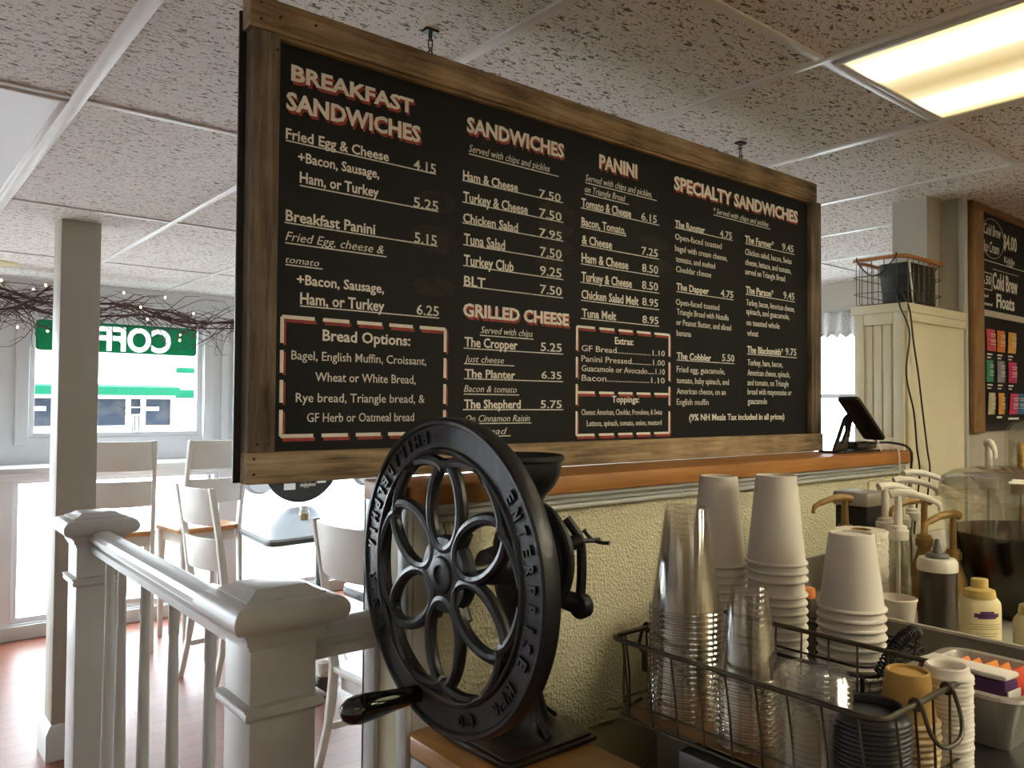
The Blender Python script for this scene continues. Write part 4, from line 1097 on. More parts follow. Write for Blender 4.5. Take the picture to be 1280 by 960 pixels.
# ------------------------------------------------------------------ tray, pan and packets
ty = thing('steel_tray', 'wide shallow stainless tray with a raised lip holding the syrup bottles', 'tray', (1.85, 0.5, 1.1103))
TO = (1.85, 0.5, 1.1103)
tr_ = MB()
def loop_strip(mb, loops):
    n = len(loops[0])
    b = len(mb.v)
    for lp in loops: mb.v += [tuple(p) for p in lp]
    for i in range(len(loops) - 1):
        for k in range(n):
            k2 = (k + 1) % n
            mb.f.append((b + i * n + k, b + i * n + k2, b + (i + 1) * n + k2, b + (i + 1) * n + k))
    return b, n
def basin(mb, x0, x1, y0, y1, zb, zt, r, lip, slope=0.01, th=0.002):
    R3 = lambda g, z: [(x, y, z) for x, y in rrect(x0 - g, x1 + g, y0 - g, y1 + g, max(0.004, r + g), 5)]
    L = [R3(-slope, zb + th), R3(0, zt - .002), R3(0.001, zt), R3(lip, zt), R3(lip + .002, zt - .004), R3(lip - 0.001, zt - 0.004), R3(th, zt - 0.005), R3(-slope + th, zb)]
    b, n = loop_strip(mb, L)
    mb.f.append(tuple(b + k for k in range(n))); mb.f.append(tuple(b + 7 * n + k for k in range(n))[::-1])
basin(tr_, 1.392, 2.52, -0.10, 1.03, 1.1103, 1.185, 0.02, 0.010, 0.012)
at_(tr_, TO).build('basin', mat('dull_steel', (0.52, 0.48, 0.41), 0.55, 0.5, col2=(0.46, 0.42, 0.36), scale=14), ty)
pn = thing('steel_pan', 'small deep stainless pan of tea boxes and packets beside the wire basket', 'pan', (1.215, 0.44, 1.1104))
pm = MB()
basin(pm, 1.132, 1.30, 0.378, 0.514, 1.1105, 1.183, 0.022, 0.014, 0.014)
at_(pm, (1.215, 0.44, 1.1104)).build('basin', M_steel, pn)
bx = thing('tea_box', 'purple carton with a white top lying in the steel pan', 'box', (1.176, 0.452, 1.1135))
MBX = Matrix.Rotation(math.radians(4), 4, 'Y')
MB().box(-0.024, 0.024, -0.055, 0.055, 0.004, 0.078, MBX).build('carton', M_purple, bx, bevel=0.006)
MB().box(-0.0245, 0.0245, -0.0555, 0.0555, 0.0785, 0.086, MBX).build('lid_flap', M_paper, bx, bevel=0.004)['label'] = 'white top flap'
MB().box(-0.022, 0.022, -0.0575, -0.0556, 0.014, 0.066, MBX).build('end_label', M_paper, bx)
for k in range(5):
    o = MB().box(-0.03, 0.03, -0.003, 0.003, 0.0, 0.066).build('tea_packet', M_redfoil if k == 0 else M_orange, loc=(1.255, 0.402 + k * 0.015, 1.122), bevel=0.0012)
    o.rotation_euler = (math.radians(-14 - 4 * k), 0, math.radians(6 * (k % 2) - 3))
    tag(o, '%s packet standing in the steel pan, %s from its near end' % ('red foil' if k == 0 else 'orange foil', ['first', 'second', 'third', 'fourth', 'last'][k]), 'packet', 'foil packets in the steel pan')

# ------------------------------------------------------------------ bottles in the tray
TZ = 1.1128
def pump_bottle(name, label, pos, body, pump, hgt, rad, rz, filled=None, stem=0.07):
    t = thing(name, label, 'pump bottle', pos, rz, 'syrup pump bottles')
    sh = hgt
    MB().lathe([(0, 0.0), (rad * .95, 0.0), (rad, 0.006), (rad, sh * .50), (rad * .96, sh * .58), (rad * .62, sh * .78), (rad * .48, sh * .86), (rad * .48, sh * .97), (0, sh * .97)], seg=28).build('bottle', body, t)
    if filled:
        MB().lathe([(0, 0.003), (rad * .9, 0.003), (rad * .92, 0.008), (rad * .92, sh * .22), (0, sh * .22)], seg=24).build('syrup', filled, t)
    MB().lathe([(0, sh * .90), (rad * .62, sh * .90), (rad * .64, sh * .91), (rad * .64, sh * 1.01), (rad * .55, sh * 1.02), (rad * .50, sh * 1.06), (rad * .30, sh * 1.07), (rad * .26, sh * 1.09), (rad * .22, sh * 1.09 + stem), (0, sh * 1.09 + stem)], seg=24).build('pump_collar', pump, t)
    z = sh * 1.09 + stem
    MB().tube(smoothpath([(-0.016, 0, z + 0.002), (0.0, 0, z + 0.006), (0.03, 0, z + 0.004), (0.062, 0, z - 0.006), (0.078, 0, z - 0.016), (0.080, 0, z - 0.030)], 5), [0.0095] * 6 + [0.0085] * 5 + [0.007] * 5 + [0.0055] * 5 + [0.0045] * 5, 10).build('spout', pump, t)
    MB().tube([(0, 0, z - 0.05), (0, 0, sh * 0.12)], 0.004, 8).build('dip_tube', pump, t)
    return t
B = lambda p: (p[0], p[1], TZ)
pump_bottle('pump_bottle', 'front clear syrup bottle with a white pump beside the paper towels', B((1.70, 0.785)), M_bottle, M_plasticwhite, 0.176, 0.032, R_(-55), M_redfoil, 0.058)
pump_bottle('pump_bottle', 'clear bottle with a white pump just behind the front syrup bottle', B((1.80, 0.86)), M_bottle, M_plasticwhite, 0.175, 0.032, R_(-30), None, 0.062)
pump_bottle('pump_bottle', 'white pumped bottle half hidden behind the tan pumps', B((1.89, 0.865)), M_bottle, M_plasticwhite, 0.175, 0.032, R_(-45), None, 0.070)
pump_bottle('pump_bottle', 'farthest white pumped bottle, just left of the coffee dispenser rim', B((2.02, 0.90)), M_bottle, M_plasticwhite, 0.175, 0.032, R_(-45), None, 0.078)
pump_bottle('pump_bottle', 'caramel bottle with a tan pump behind the chocolate sauce', B((1.80, 0.775)), M_plastictan, M_plastictan, 0.150, 0.028, R_(150), None, 0.066)
pump_bottle('pump_bottle', 'caramel bottle with a tan pump touching the coffee dispenser', B((1.79, 0.712)), M_plastictan, M_plastictan, 0.130, 0.026, R_(160), None, 0.064)
pump_bottle('pump_bottle', 'amber pump bottle behind the roll of paper towels', B((1.80, 0.955)), M_bottle, M_plastictan, 0.150, 0.032, R_(150), None, 0.053)
pump_bottle('pump_bottle', 'tall white pump standing up behind the coffee dispenser lid', B((2.215, 0.795)), M_bottle, M_plasticwhite, 0.255, 0.034, R_(-150), None, 0.065)
pump_bottle('pump_bottle', 'tan pump bottle behind the dispenser by the clear acrylic holder', B((2.20, 0.718)), M_bottle, M_plastictan, 0.25, 0.034, R_(-160), None, 0.065)
# paper towels and the grey dispenser behind
t = thing('paper_towel_roll', 'quilted paper towel roll standing behind the short paper cup stack', 'paper towels', B((1.64, 0.835)))
tw = MB(); seg = 60; nz_ = 40; vs = []
for i in range(nz_ + 1):
    for k in range(seg):
        a = 2 * PI * k / seg; z = 0.178 * i / nz_; d = (((a * 0.052 / 0.030) % 1) - 0.5, ((z / 0.030) % 1) - 0.5); rr = math.hypot(*d)
        r = 0.052 + 0.0018 * math.cos(rr * 2 * PI * 3.2)
        tw.v.append((r * math.cos(a), r * math.sin(a), z))
for i in range(nz_):
    for k in range(seg):
        k2 = (k + 1) % seg; tw.f.append((i * seg + k, i * seg + k2, (i + 1) * seg + k2, (i + 1) * seg + k))
b0 = nz_ * seg
inner = []
for k in range(seg):
    a = 2 * PI * k / seg; tw.v.append((0.020 * math.cos(a), 0.020 * math.sin(a), 0.178)); inner.append(len(tw.v) - 1)
for k in range(seg): tw.f.append((b0 + k, b0 + (k + 1) % seg, inner[(k + 1) % seg], inner[k]))
tw.build('sheets', M_towel, t)
MB().lathe([(0.0195, 0.0), (0.0195, 0.179), (0.017, 0.179), (0.017, 0.0)], seg=24, closed=True).build('cardboard_core', M_plastictan, t)
t = thing('napkin_dispenser', 'grey metal napkin dispenser with a black side behind the paper towels', 'dispenser', B((1.80, 1.0 - 0.02)))
t.location = (1.91, 0.975, TZ)
MB().box(-0.045, 0.045, -0.04, 0.04, 0.0, 0.195).build('case', M_rubber, t, bevel=0.004)
MB().box(-0.05, 0.05, -0.045, 0.045, 0.1952, 0.23).build('metal_top', M_steel, t, bevel=0.006)
# mug, small jar, chocolate bottle, mustard bottle
t = thing('paper_bowl', 'open white paper cup standing upright beside the chocolate bottle', 'cup', (1.585, 0.735, TZ))
MB().lathe([(0, 0.002), (0.028, 0.0), (0.0285, 0.004), (0.0355, 0.058), (0.037, 0.060), (0.0372, 0.063), (0.0355, 0.064), (0.0345, 0.060), (0.0275, 0.006), (0, 0.006)], seg=36).build('wall', M_paper, t)
t = thing('spice_jar', 'small dark jar with an orange lid between the paper cup stacks', 'jar', (1.345, 0.788, 1.1105))
MB().lathe([(0, 0), (0.017, 0), (0.018, 0.004), (0.018, 0.085), (0.015, 0.092), (0, 0.092)], seg=24).build('glass', M_sauce, t)
MB().lathe([(0, 0.0921), (0.016, 0.0921), (0.0165, 0.096), (0.015, 0.108), (0, 0.110)], seg=24).build('lid', M_orange, t)['label'] = 'orange lid'
t = thing('chocolate_sauce_bottle', 'squeeze bottle of dark chocolate sauce with a white collar and grey nozzle', 'squeeze bottle', (1.655, 0.688, TZ))
MB().lathe([(0, 0), (0.033, 0), (0.035, 0.004), (0.035, 0.115), (0, 0.115)], seg=32).build('bottle', M_sauce, t)
MB().lathe([(0, 0.1152), (0.0362, 0.1152), (0.0368, 0.118), (0.0366, 0.132), (0.033, 0.139), (0, 0.140)], seg=32).build('white_collar', M_plasticwhite, t)['label'] = 'white collar'
MB().lathe([(0, 0.1405), (0.021, 0.1405), (0.022, 0.144), (0.019, 0.148), (0.010, 0.149), (0.0085, 0.155), (0.0035, 0.176), (0, 0.1765)], seg=24).build('nozzle', mat('grey_nozzle_plastic', (0.16, 0.155, 0.14), 0.4, col2=(0.13, 0.125, 0.115), scale=12), t)
def mustard(pos, label, rz):
    t = thing('mustard_bottle', label, 'squeeze bottle', pos, rz)
    mb = MB(); prof = [(0.0, 0.0), (0.90, 0.0), (0.98, 0.004), (1.0, 0.015), (1.0, 0.075), (0.97, 0.086), (0.80, 0.094), (0.0, 0.0945)]
    mb.lathe([(0.0375 * r, z) for r, z in prof], seg=36, sy=0.62); mb.build('bottle', M_mustard, t)
    MB().lathe([(0, 0.0947), (0.027, 0.0947), (0.0275, 0.097), (0.0255, 0.108), (0.017, 0.111), (0.0145, 0.112), (0.0145, 0.126), (0.0135, 0.1275), (0, 0.128)], seg=28, sy=0.85).build('cap', M_mustardcap, t)['label'] = 'ochre cap'
    lb = MB(); r = 0.0378
    def onb(a, z): return (r * math.cos(a), r * 0.62 * math.sin(a), z)
    def patch(mb, a0, a1, z0, z1, n=10):
        b = len(mb.v)
        for i in range(n + 1):
            a = a0 + (a1 - a0) * i / n
            mb.v += [onb(a, z0), onb(a, z1)]
        for i in range(n): mb.f.append((b + 2 * i, b + 2 * i + 2, b + 2 * i + 3, b + 2 * i + 1))
    c = -PI / 2
    patch(lb, c - 0.62, c + 0.62, 0.063, 0.070); patch(lb, c - 0.34, c + 0.34, 0.0701, 0.0735); patch(lb, c - 0.45, c + 0.45, 0.0605, 0.0629)
    lb.build('label_mark', M_purple, t)
    l2 = MB()
    for z, q in ((0.050, 0.85), (0.046, 0.7), (0.042, 0.8), (0.034, 0.55), (0.030, 0.5)): patch(l2, c - q, c + q, z, z + 0.0009)
    l2.build('small_print', M_plastictan, t)
mustard((1.575, 0.582, TZ), 'pale yellow mustard bottle with an ochre cap in front of the coffee dispenser', R_(-38 + 0))
mustard((1.52, 0.475, TZ), 'second pale bottle partly cut off at the picture edge beside the mustard', R_(-38))

# ------------------------------------------------------------------ cold coffee dispenser
t = thing('coffee_dispenser', 'large clear drinks dispenser half full of black coffee', 'drinks dispenser', (1.965, 0.605, TZ))
DZ = 0.0
MB().lathe([(0, 0.0), (0.132, 0.0), (0.139, 0.005), (0.166, 0.09), (0.181, 0.17), (0.186, 0.235), (0.191, 0.238), (0.191, 0.246), (0.1825, 0.246), (0.1815, 0.236), (0.1765, 0.17), (0.1615, 0.09), (0.134, 0.008), (0, 0.008)], seg=64).build('body', M_body, t)
MB().lathe([(0, 0.0095), (0.131, 0.0095), (0.1585, 0.09), (0.1735, 0.170), (0.1735, 0.1708), (0, 0.171)], seg=64).build('coffee', M_coffee, t)['label'] = 'black coffee filling it two thirds'
MB().lathe([(0.192, 0.240), (0.1935, 0.247), (0.1925, 0.268), (0.186, 0.283), (0.165, 0.297), (0.12, 0.305), (0, 0.307), (0, 0.304), (0.12, 0.302), (0.163, 0.294), (0.183, 0.280), (0.189, 0.266), (0.190, 0.2475)], seg=64).build('lid', M_acrylic, t)
MB().lathe([(0, 0.3072), (0.018, 0.3072), (0.020, 0.312), (0.014, 0.322), (0.020, 0.334), (0.012, 0.340), (0, 0.340)], (0.05, -0.10, 0), 24).build('lid_knob', M_acrylic, t)
t = thing('acrylic_holder', 'rounded clear acrylic holder standing on the tray behind the coffee dispenser', 'holder', (2.30, 0.695, TZ + 0.001))
for d in (0, 0.06):
    MB().prism(rrect(-0.08, 0.08, 0.003, 0.405, 0.045), d, d + 0.003, Matrix(((0.45, 0, 0.9, 0), (-0.9, 0, 0.45, 0), (0, 1, 0, 0), (0, 0, 0, 1)))).build('side_panel', M_acrylic, t)
MB().box(-0.03, 0.08, -0.07, 0.09, 0.0, 0.003).build('base', M_acrylic, t)
# ------------------------------------------------------------------ phone on its stand, on the ledge
t = thing('phone_stand', 'black folding phone stand with a round hole standing at the end of the oak ledge', 'phone stand', (2.53, 1.33, 1.4002))
MB().prism(rrect(-0.125, 0.135, -0.045, 0.04, 0.012), 0.0, 0.007).build('base', M_lacquer, t, bevel=0.002)
at2 = lambda x, z: (x, z)
arm = MB(); outer = [(-0.145, 0.0), (-0.06, 0.0), (-0.02, 0.075), (-0.008, 0.105), (-0.05, 0.118), (-0.075, 0.105)]
inner = [(-0.112, 0.030), (-0.092, 0.024), (-0.062, 0.062), (-0.048, 0.088), (-0.060, 0.092), (-0.078, 0.082)]
n = len(outer)
for y in (-0.03, -0.02):
    arm.v += [(x, y + 0.008 * (x > -0.05), z + 0.0072) for x, z in outer] + [(x, y + 0.008 * (x > -0.05), z + 0.0072) for x, z in inner]
for i in range(n):
    j = (i + 1) % n
    arm.f += [(i, j, n + j, n + i), (2 * n + i, 2 * n + j, 3 * n + j, 3 * n + i), (i, j, 2 * n + j, 2 * n + i), (n + i, n + j, 3 * n + j, 3 * n + i)]
arm.build('upright', M_lacquer, t, bevel=0.0015)
MB().box(-0.005, 0.125, -0.035, 0.035, 0.0072, 0.034).build('charging_pad', M_lacquer, t, bevel=0.006)
ph = thing('phone', 'black phone leaning back on its stand with a charging plug in its lower end', 'phone', (2.53, 1.315, 1.475), 0)
A_ = math.radians(37)
MP = Matrix.Translation((0.005, -0.028, 0.035)) @ Matrix.Rotation(A_, 4, 'Y')
MB().prism(rrect(-0.112, 0.112, -0.036, 0.036, 0.010), -0.006, 0.006, MP).build('case', M_rubber, ph, bevel=0.003)
MB().prism(rrect(-0.106, 0.106, -0.0325, 0.0325, 0.008), 0.0061, 0.0068, MP).build('screen', M_screen, ph)
MB().prism(rrect(-0.085, 0.005, -0.026, 0.026, 0.004), 0.0069, 0.0072, MP).build('screen_tile', M_smudge, ph)
MB().prism(rrect(0.012, 0.085, -0.026, 0.026, 0.004), 0.0069, 0.0072, MP).build('screen_tile', M_smudge, ph)
MB().box(0.1125, 0.134, -0.006, 0.006, -0.004, 0.004, MP).build('charging_plug', M_cordwhite, ph, bevel=0.002)['label'] = 'white charging plug'
e = MP @ Vector((0.1345, 0, 0)) + Vector((2.53, 1.315, 1.475))
def cord(pts, r, m, label, n=8):
    return tag(MB().tube(smoothpath(pts, n), r, 8).build('cord', m), label, 'cord', 'cords by the pier')
cord([tuple(e), (e.x + 0.01, e.y - 0.022, e.z - 0.045), (2.63, 1.214, 1.410), (2.635, 1.212, 1.33), (2.68, 1.235, 1.25), (2.72, 1.235, 1.20), (2.73, 1.24, 1.12)], 0.0026, M_cordwhite, 'white charging cord hanging from the phone over the ledge edge')
cord([(2.66, 1.33, 1.425), (2.70, 1.27, 1.428), (2.715, 1.214, 1.408), (2.725, 1.215, 1.33), (2.745, 1.228, 1.25), (2.77, 1.23, 1.12)], 0.004, M_rubber, 'thick black cable curving from the phone stand down over the ledge')
bz = 1.9085
cord([(2.84, 1.30, bz + 0.03), (2.775, 1.29, bz + 0.055), (2.748, 1.27, bz + 0.035), (2.742, 1.255, bz - 0.02), (2.735, 1.222, 1.80), (2.71, 1.222, 1.66), (2.765, 1.222, 1.53), (2.775, 1.217, 1.41), (2.79, 1.215, 1.33), (2.79, 1.225, 1.22), (2.79, 1.235, 1.11)], 0.003, M_rubber, 'thin black cable looping out of the wire basket, the one nearer the phone')
cord([(2.86, 1.29, bz + 0.025), (2.79, 1.275, bz + 0.05), (2.765, 1.255, bz + 0.03), (2.76, 1.232, bz - 0.03), (2.765, 1.222, 1.77), (2.80, 1.222, 1.66), (2.835, 1.222, 1.52), (2.855, 1.217, 1.40), (2.885, 1.222, 1.33), (2.885, 1.232, 1.22), (2.88, 1.236, 1.11)], 0.003, M_rubber, 'thin black cable from the wire basket passing the end of the ledge')
pl = thing('wall_outlet', 'cream wall outlet plate on the half wall below the phone', 'outlet', (2.56, 1.2625, 1.25))
MB().box(-0.036, 0.036, -0.006, 0.0, -0.058, 0.058).build('plate', M_cream, pl, bevel=0.002)
for z in (-0.025, 0.025): MB().prism(rrect(-0.016, 0.016, z - 0.014, z + 0.014, 0.006), 0.0061, 0.008, Matrix(((1, 0, 0, 0), (0, 0, -1, 0), (0, 1, 0, 0), (0, 0, 0, 1)))).build('socket', M_plasticwhite, pl)

# ------------------------------------------------------------------ wire basket with the speaker on top of the pier
pb = thing('wire_basket', 'bronze wire basket with a wooden rim standing on top of the cream pier', 'basket', (2.92, 1.345, 1.9075))
hx, hy, hh = 0.152, 0.092, 0.158
wr = rrect(-hx - .004, hx + .004, -hy - .004, hy + .004, 0.03, 5)
vs = MB(); R2 = lambda g, z: [(x, y, z) for x, y in rrect(-hx - g, hx + g, -hy - g, hy + g, 0.03, 5)]
b0, n0 = loop_strip(vs, [R2(-0.004, hh), R2(0.007, hh), R2(0.007, hh + 0.012), R2(-0.004, hh + 0.012), R2(-0.004, hh)])
vs.build('wooden_rim', M_oakX, pb)['label'] = 'pale wooden rim'
for z in (0.045, 0.105): MB().tube(R2(0.004, z), 0.0018, 6, closed=True).build('hoop', M_wire, pb)
MB().tube(R2(-0.008, 0.003), 0.0022, 6, closed=True).build('hoop', M_wire, pb)
for k in range(7):
    x = -hx + 0.028 + k * (2 * hx - 0.056) / 6
    for s in (-1, 1): MB().tube([(x, s * hy, hh), (x, s * hy, 0.012), (x * .96, s * (hy - 0.009), 0.003)], 0.0016, 6).build('wire', M_wire, pb)
for k in range(4):
    y = -hy + 0.026 + k * (2 * hy - 0.052) / 3
    for s in (-1, 1): MB().tube([(s * hx, y, hh), (s * hx, y, 0.012), (s * (hx - 0.009), y * .95, 0.003)], 0.0016, 6).build('wire', M_wire, pb)
for s in (-1, 1):
    pts = [(s * (hx + 0.011), -0.07, hh + 0.016)] + [(s * (hx + 0.013 + 0.012 * math.sin(PI * i / 10)), -0.07 + 0.14 * i / 10, hh + 0.004 - 0.062 * math.sin(PI * i / 10)) for i in range(11)] + [(s * (hx + 0.011), 0.07, hh + 0.016)]
    MB().tube(smoothpath(pts, 3), 0.0028, 8).build('handle', M_wire, pb)
sp = thing('speaker', 'black wedge loudspeaker with a silver edge sitting inside the wire basket on the pier', 'speaker', (2.945, 1.315, 1.9125))
SM = Matrix.Rotation(math.radians(-10), 4, 'Y')
prof2 = [(-0.085, 0.0), (0.105, 0.0), (0.085, 0.148), (-0.115, 0.148)]
MB().prism(prof2, -0.05, 0.06, Matrix(((1, 0, 0, 0), (0, 0, 1, 0), (0, 1, 0, 0), (0, 0, 0, 1)))).build('cabinet', M_rubber, sp, bevel=0.008)
MB().tube([(-0.118, -0.052, 0.147), (-0.088, -0.052, 0.0)], 0.0035, 6).build('silver_edge', M_steel, sp)['label'] = 'silver edge strip'
MB().prism([(-0.07, 0.012), (0.092, 0.012), (0.075, 0.138), (-0.096, 0.138)], 0.0502, 0.054, Matrix(((1, 0, 0, 0), (0, 0, -1, 0), (0, 1, 0, 0), (0, 0, 0, 1)))).build('grille', M_counter, sp, bevel=0.001)

# ------------------------------------------------------------------ second chalkboard on the kitchen wall
YC = 1.2405
kx = lambda x: x * 1.05
kz = lambda z: 1.55 + (z - 1.55) * 1.05
def kmap(mb):
    mb.v = [(kx(v[0]), v[1], kz(v[2])) for v in mb.v]; return mb
kb = thing('drinks_board', 'tall framed chalkboard of cold brew prices with rows of coloured tea sachets', 'menu board', (3.9, 1.24, 1.455))
KO = (3.9, 1.24, 1.455)
K = lambda mb, name, m, par=kb, **k: at_(kmap(mb), KO).build(name, m, par, **k)
K(MB().box(3.20, 4.2, YC, YC + 0.009, 1.49, 2.295), 'chalk_panel', M_chalk, smooth=False)
K(MB().box(3.135, 3.235, YC - 0.012, YC + 0.009, 1.455, 2.2825), 'frame_board', M_brownframe, bevel=0.004)
K(MB().box(3.135, 4.2, YC - 0.011, YC + 0.009, 2.283, 2.309), 'frame_board', M_brownframeX, bevel=0.003)
K(MB().box(3.2355, 4.2, YC - 0.008, YC + 0.009, 1.462, 1.489), 'frame_board', M_rubber, bevel=0.002)
K(MB().box(3.2355, 4.2, YC - 0.008, YC - 0.0001, 1.892, 1.916), 'divider', M_grey, bevel=0.002)
K(MB().box(3.2355, 3.68, YC - 0.0008, YC - 0.0001, 2.104, 2.107), 'chalk_line', M_letter2, smooth=False)
def ktext(rows, name):
    mb = MB()
    for s, x0, x1, z, cap, bold, sh in rows: text_mesh(mb, s, MS(0, YC - 0.0001, z), x0, x1, cap, 0.0008, bold, sh)
    return K(mb, name, M_letter2, smooth=False)
ktext([('Cold Brew', 3.262, 3.43, 2.205, 0.045, 0.0, 0.25), ('Ice Cream', 3.262, 3.41, 2.14, 0.045, 0.0, 0.25), ('$4.00', 3.455, 3.595, 2.175, 0.058, 0.02, 0), ('Kiddie', 3.46, 3.57, 2.118, 0.026, 0, 0.1), ('cup', 3.49, 3.55, 2.085 + .022, 0.014, 0, 0)], 'ice_cream_lettering')
ktext([('Cold Brew', 3.345, 3.60, 2.005, 0.065, 0.02, 0), ('Floats', 3.38, 3.565, 1.935, 0.055, 0.02, 0), ('5.50', 3.245, 3.325, 2.015, 0.034, 0.01, 0), ('iced', 3.26, 3.30, 1.965, 0.014, 0, 0.2), ('sweetened', 3.26, 3.34, 1.935, 0.014, 0, 0.2)], 'floats_lettering')
bxm = MB()
for a, b, c, d in ((3.237, 3.338, 2.057, 2.060), (3.237, 3.338, 1.994, 1.997), (3.335, 3.338, 1.997, 2.057), (3.345, 3.61, 2.078, 2.080)): bxm.box(a, b, YC - 0.0008, YC - 0.0001, c, d)
pts = [(3.345 + 0.115 * math.cos(q), YC - 0.0006, 2.195 + 0.075 * math.sin(q)) for q in [2 * PI * i / 40 for i in range(40)]]
bxm.tube(pts, 0.001, 4, closed=True)
K(bxm, 'chalk_frames', M_letter2, smooth=False)
SC = {'pink': (0.62, 0.06, 0.08), 'orange': (0.75, 0.23, 0.035), 'golden': (0.70, 0.36, 0.06), 'green': (0.03, 0.28, 0.14), 'grey': (0.26, 0.27, 0.30), 'magenta': (0.52, 0.02, 0.12), 'cream': (0.55, 0.50, 0.30), 'amber': (0.66, 0.30, 0.05), 'crimson': (0.58, 0.025, 0.12), 'blue': (0.02, 0.14, 0.34)}
rowsT = [[('pink', 3.262, 3.345), ('orange', 3.37, 3.445), ('golden', 3.485, 3.565)], [('green', 3.262, 3.325), ('grey', 3.37, 3.44), ('magenta', 3.48, 3.567)], [('cream', 3.285, 3.345), ('amber', 3.378, 3.436), ('crimson', 3.50, 3.585), ('blue', 3.57, 3.65)]]
for ri, (zt, row) in enumerate(((1.845, rowsT[0]), (1.728, rowsT[1]), (1.605, rowsT[2]))):
    for ci, (nm, x0, x1) in enumerate(row):
        m = mat('sachet_' + nm, SC[nm], 0.45, col2=tuple(c * 0.8 for c in SC[nm]), scale=40)
        dy = -0.004 if nm != 'blue' else -0.0012
        t = thing('tea_sachet', nm + ' tea sachet in the %s row pinned to the cold brew chalkboard' % ['upper', 'middle', 'lower'][ri], 'sachet', (kx((x0 + x1) / 2), YC - 0.0008, kz(zt)), 0, 'tea sachets on the chalkboard')
        w2 = (x1 - x0) / 2 * 1.05; hgt = 0.086
        sk = {'crimson': 0.016, 'cream': 0.01, 'golden': 0.008, 'pink': -0.012}.get(nm, 0.0)
        mb = MB(); N_ = 8
        for i in range(N_ + 1):
            z = -hgt * i / N_; bl = 0.004 + 0.0035 * math.sin(PI * i / N_)
            for j in range(5):
                x = -w2 + 2 * w2 * j / 4; mb.v.append((x - sk * i / N_, dy - bl * (0.35 + 0.65 * math.sin(PI * j / 4)), z))
        nfront = len(mb.v)
        for i in range(N_):
            for j in range(4): mb.f.append((i * 5 + j, i * 5 + j + 1, i * 5 + j + 6, i * 5 + j + 5))
        for i in range(N_ + 1):
            for j in range(5): v = mb.v[i * 5 + j]; mb.v.append((v[0], dy, v[2]))
        for i in range(N_):
            for j in range(4): mb.f.append((nfront + i * 5 + j, nfront + i * 5 + j + 5, nfront + i * 5 + j + 6, nfront + i * 5 + j + 1))
        ring = [j for j in range(5)] + [i * 5 + 4 for i in range(1, N_ + 1)] + [N_ * 5 + j for j in range(3, -1, -1)] + [i * 5 for i in range(N_ - 1, 0, -1)]
        for q in range(len(ring)):
            a, b = ring[q], ring[(q + 1) % len(ring)]; mb.f.append((a, b, nfront + b, nfront + a))
        mb.build('pouch', m, t)
        pr = MB()
        for z, q in ((-0.022, 0.6), (-0.030, 0.45), (-0.045, 0.6), (-0.052, 0.5), (-0.062, 0.55)): pr.box(-w2 * q - sk * (-z / hgt), w2 * q - sk * (-z / hgt), dy - 0.0095, dy - 0.0080, z, z + 0.003)
        pr.build('print', M_letter2, t, smooth=False)
lbm = MB()
for z in (1.748, 1.632):
    for x in (3.285, 3.385, 3.495): lbm.box(x, x + 0.05, YC - 0.0008, YC - 0.0001, z, z + 0.006); lbm.box(x, x + 0.035, YC - 0.0008, YC - 0.0001, z - 0.012, z - 0.007)
lbm.box(3.375, 3.425, YC - 0.0008, YC - 0.0001, 1.508, 1.516); lbm.box(3.49, 3.60, YC - 0.0008, YC - 0.0001, 1.502, 1.510)
K(lbm, 'price_marks', M_letter2, smooth=False)

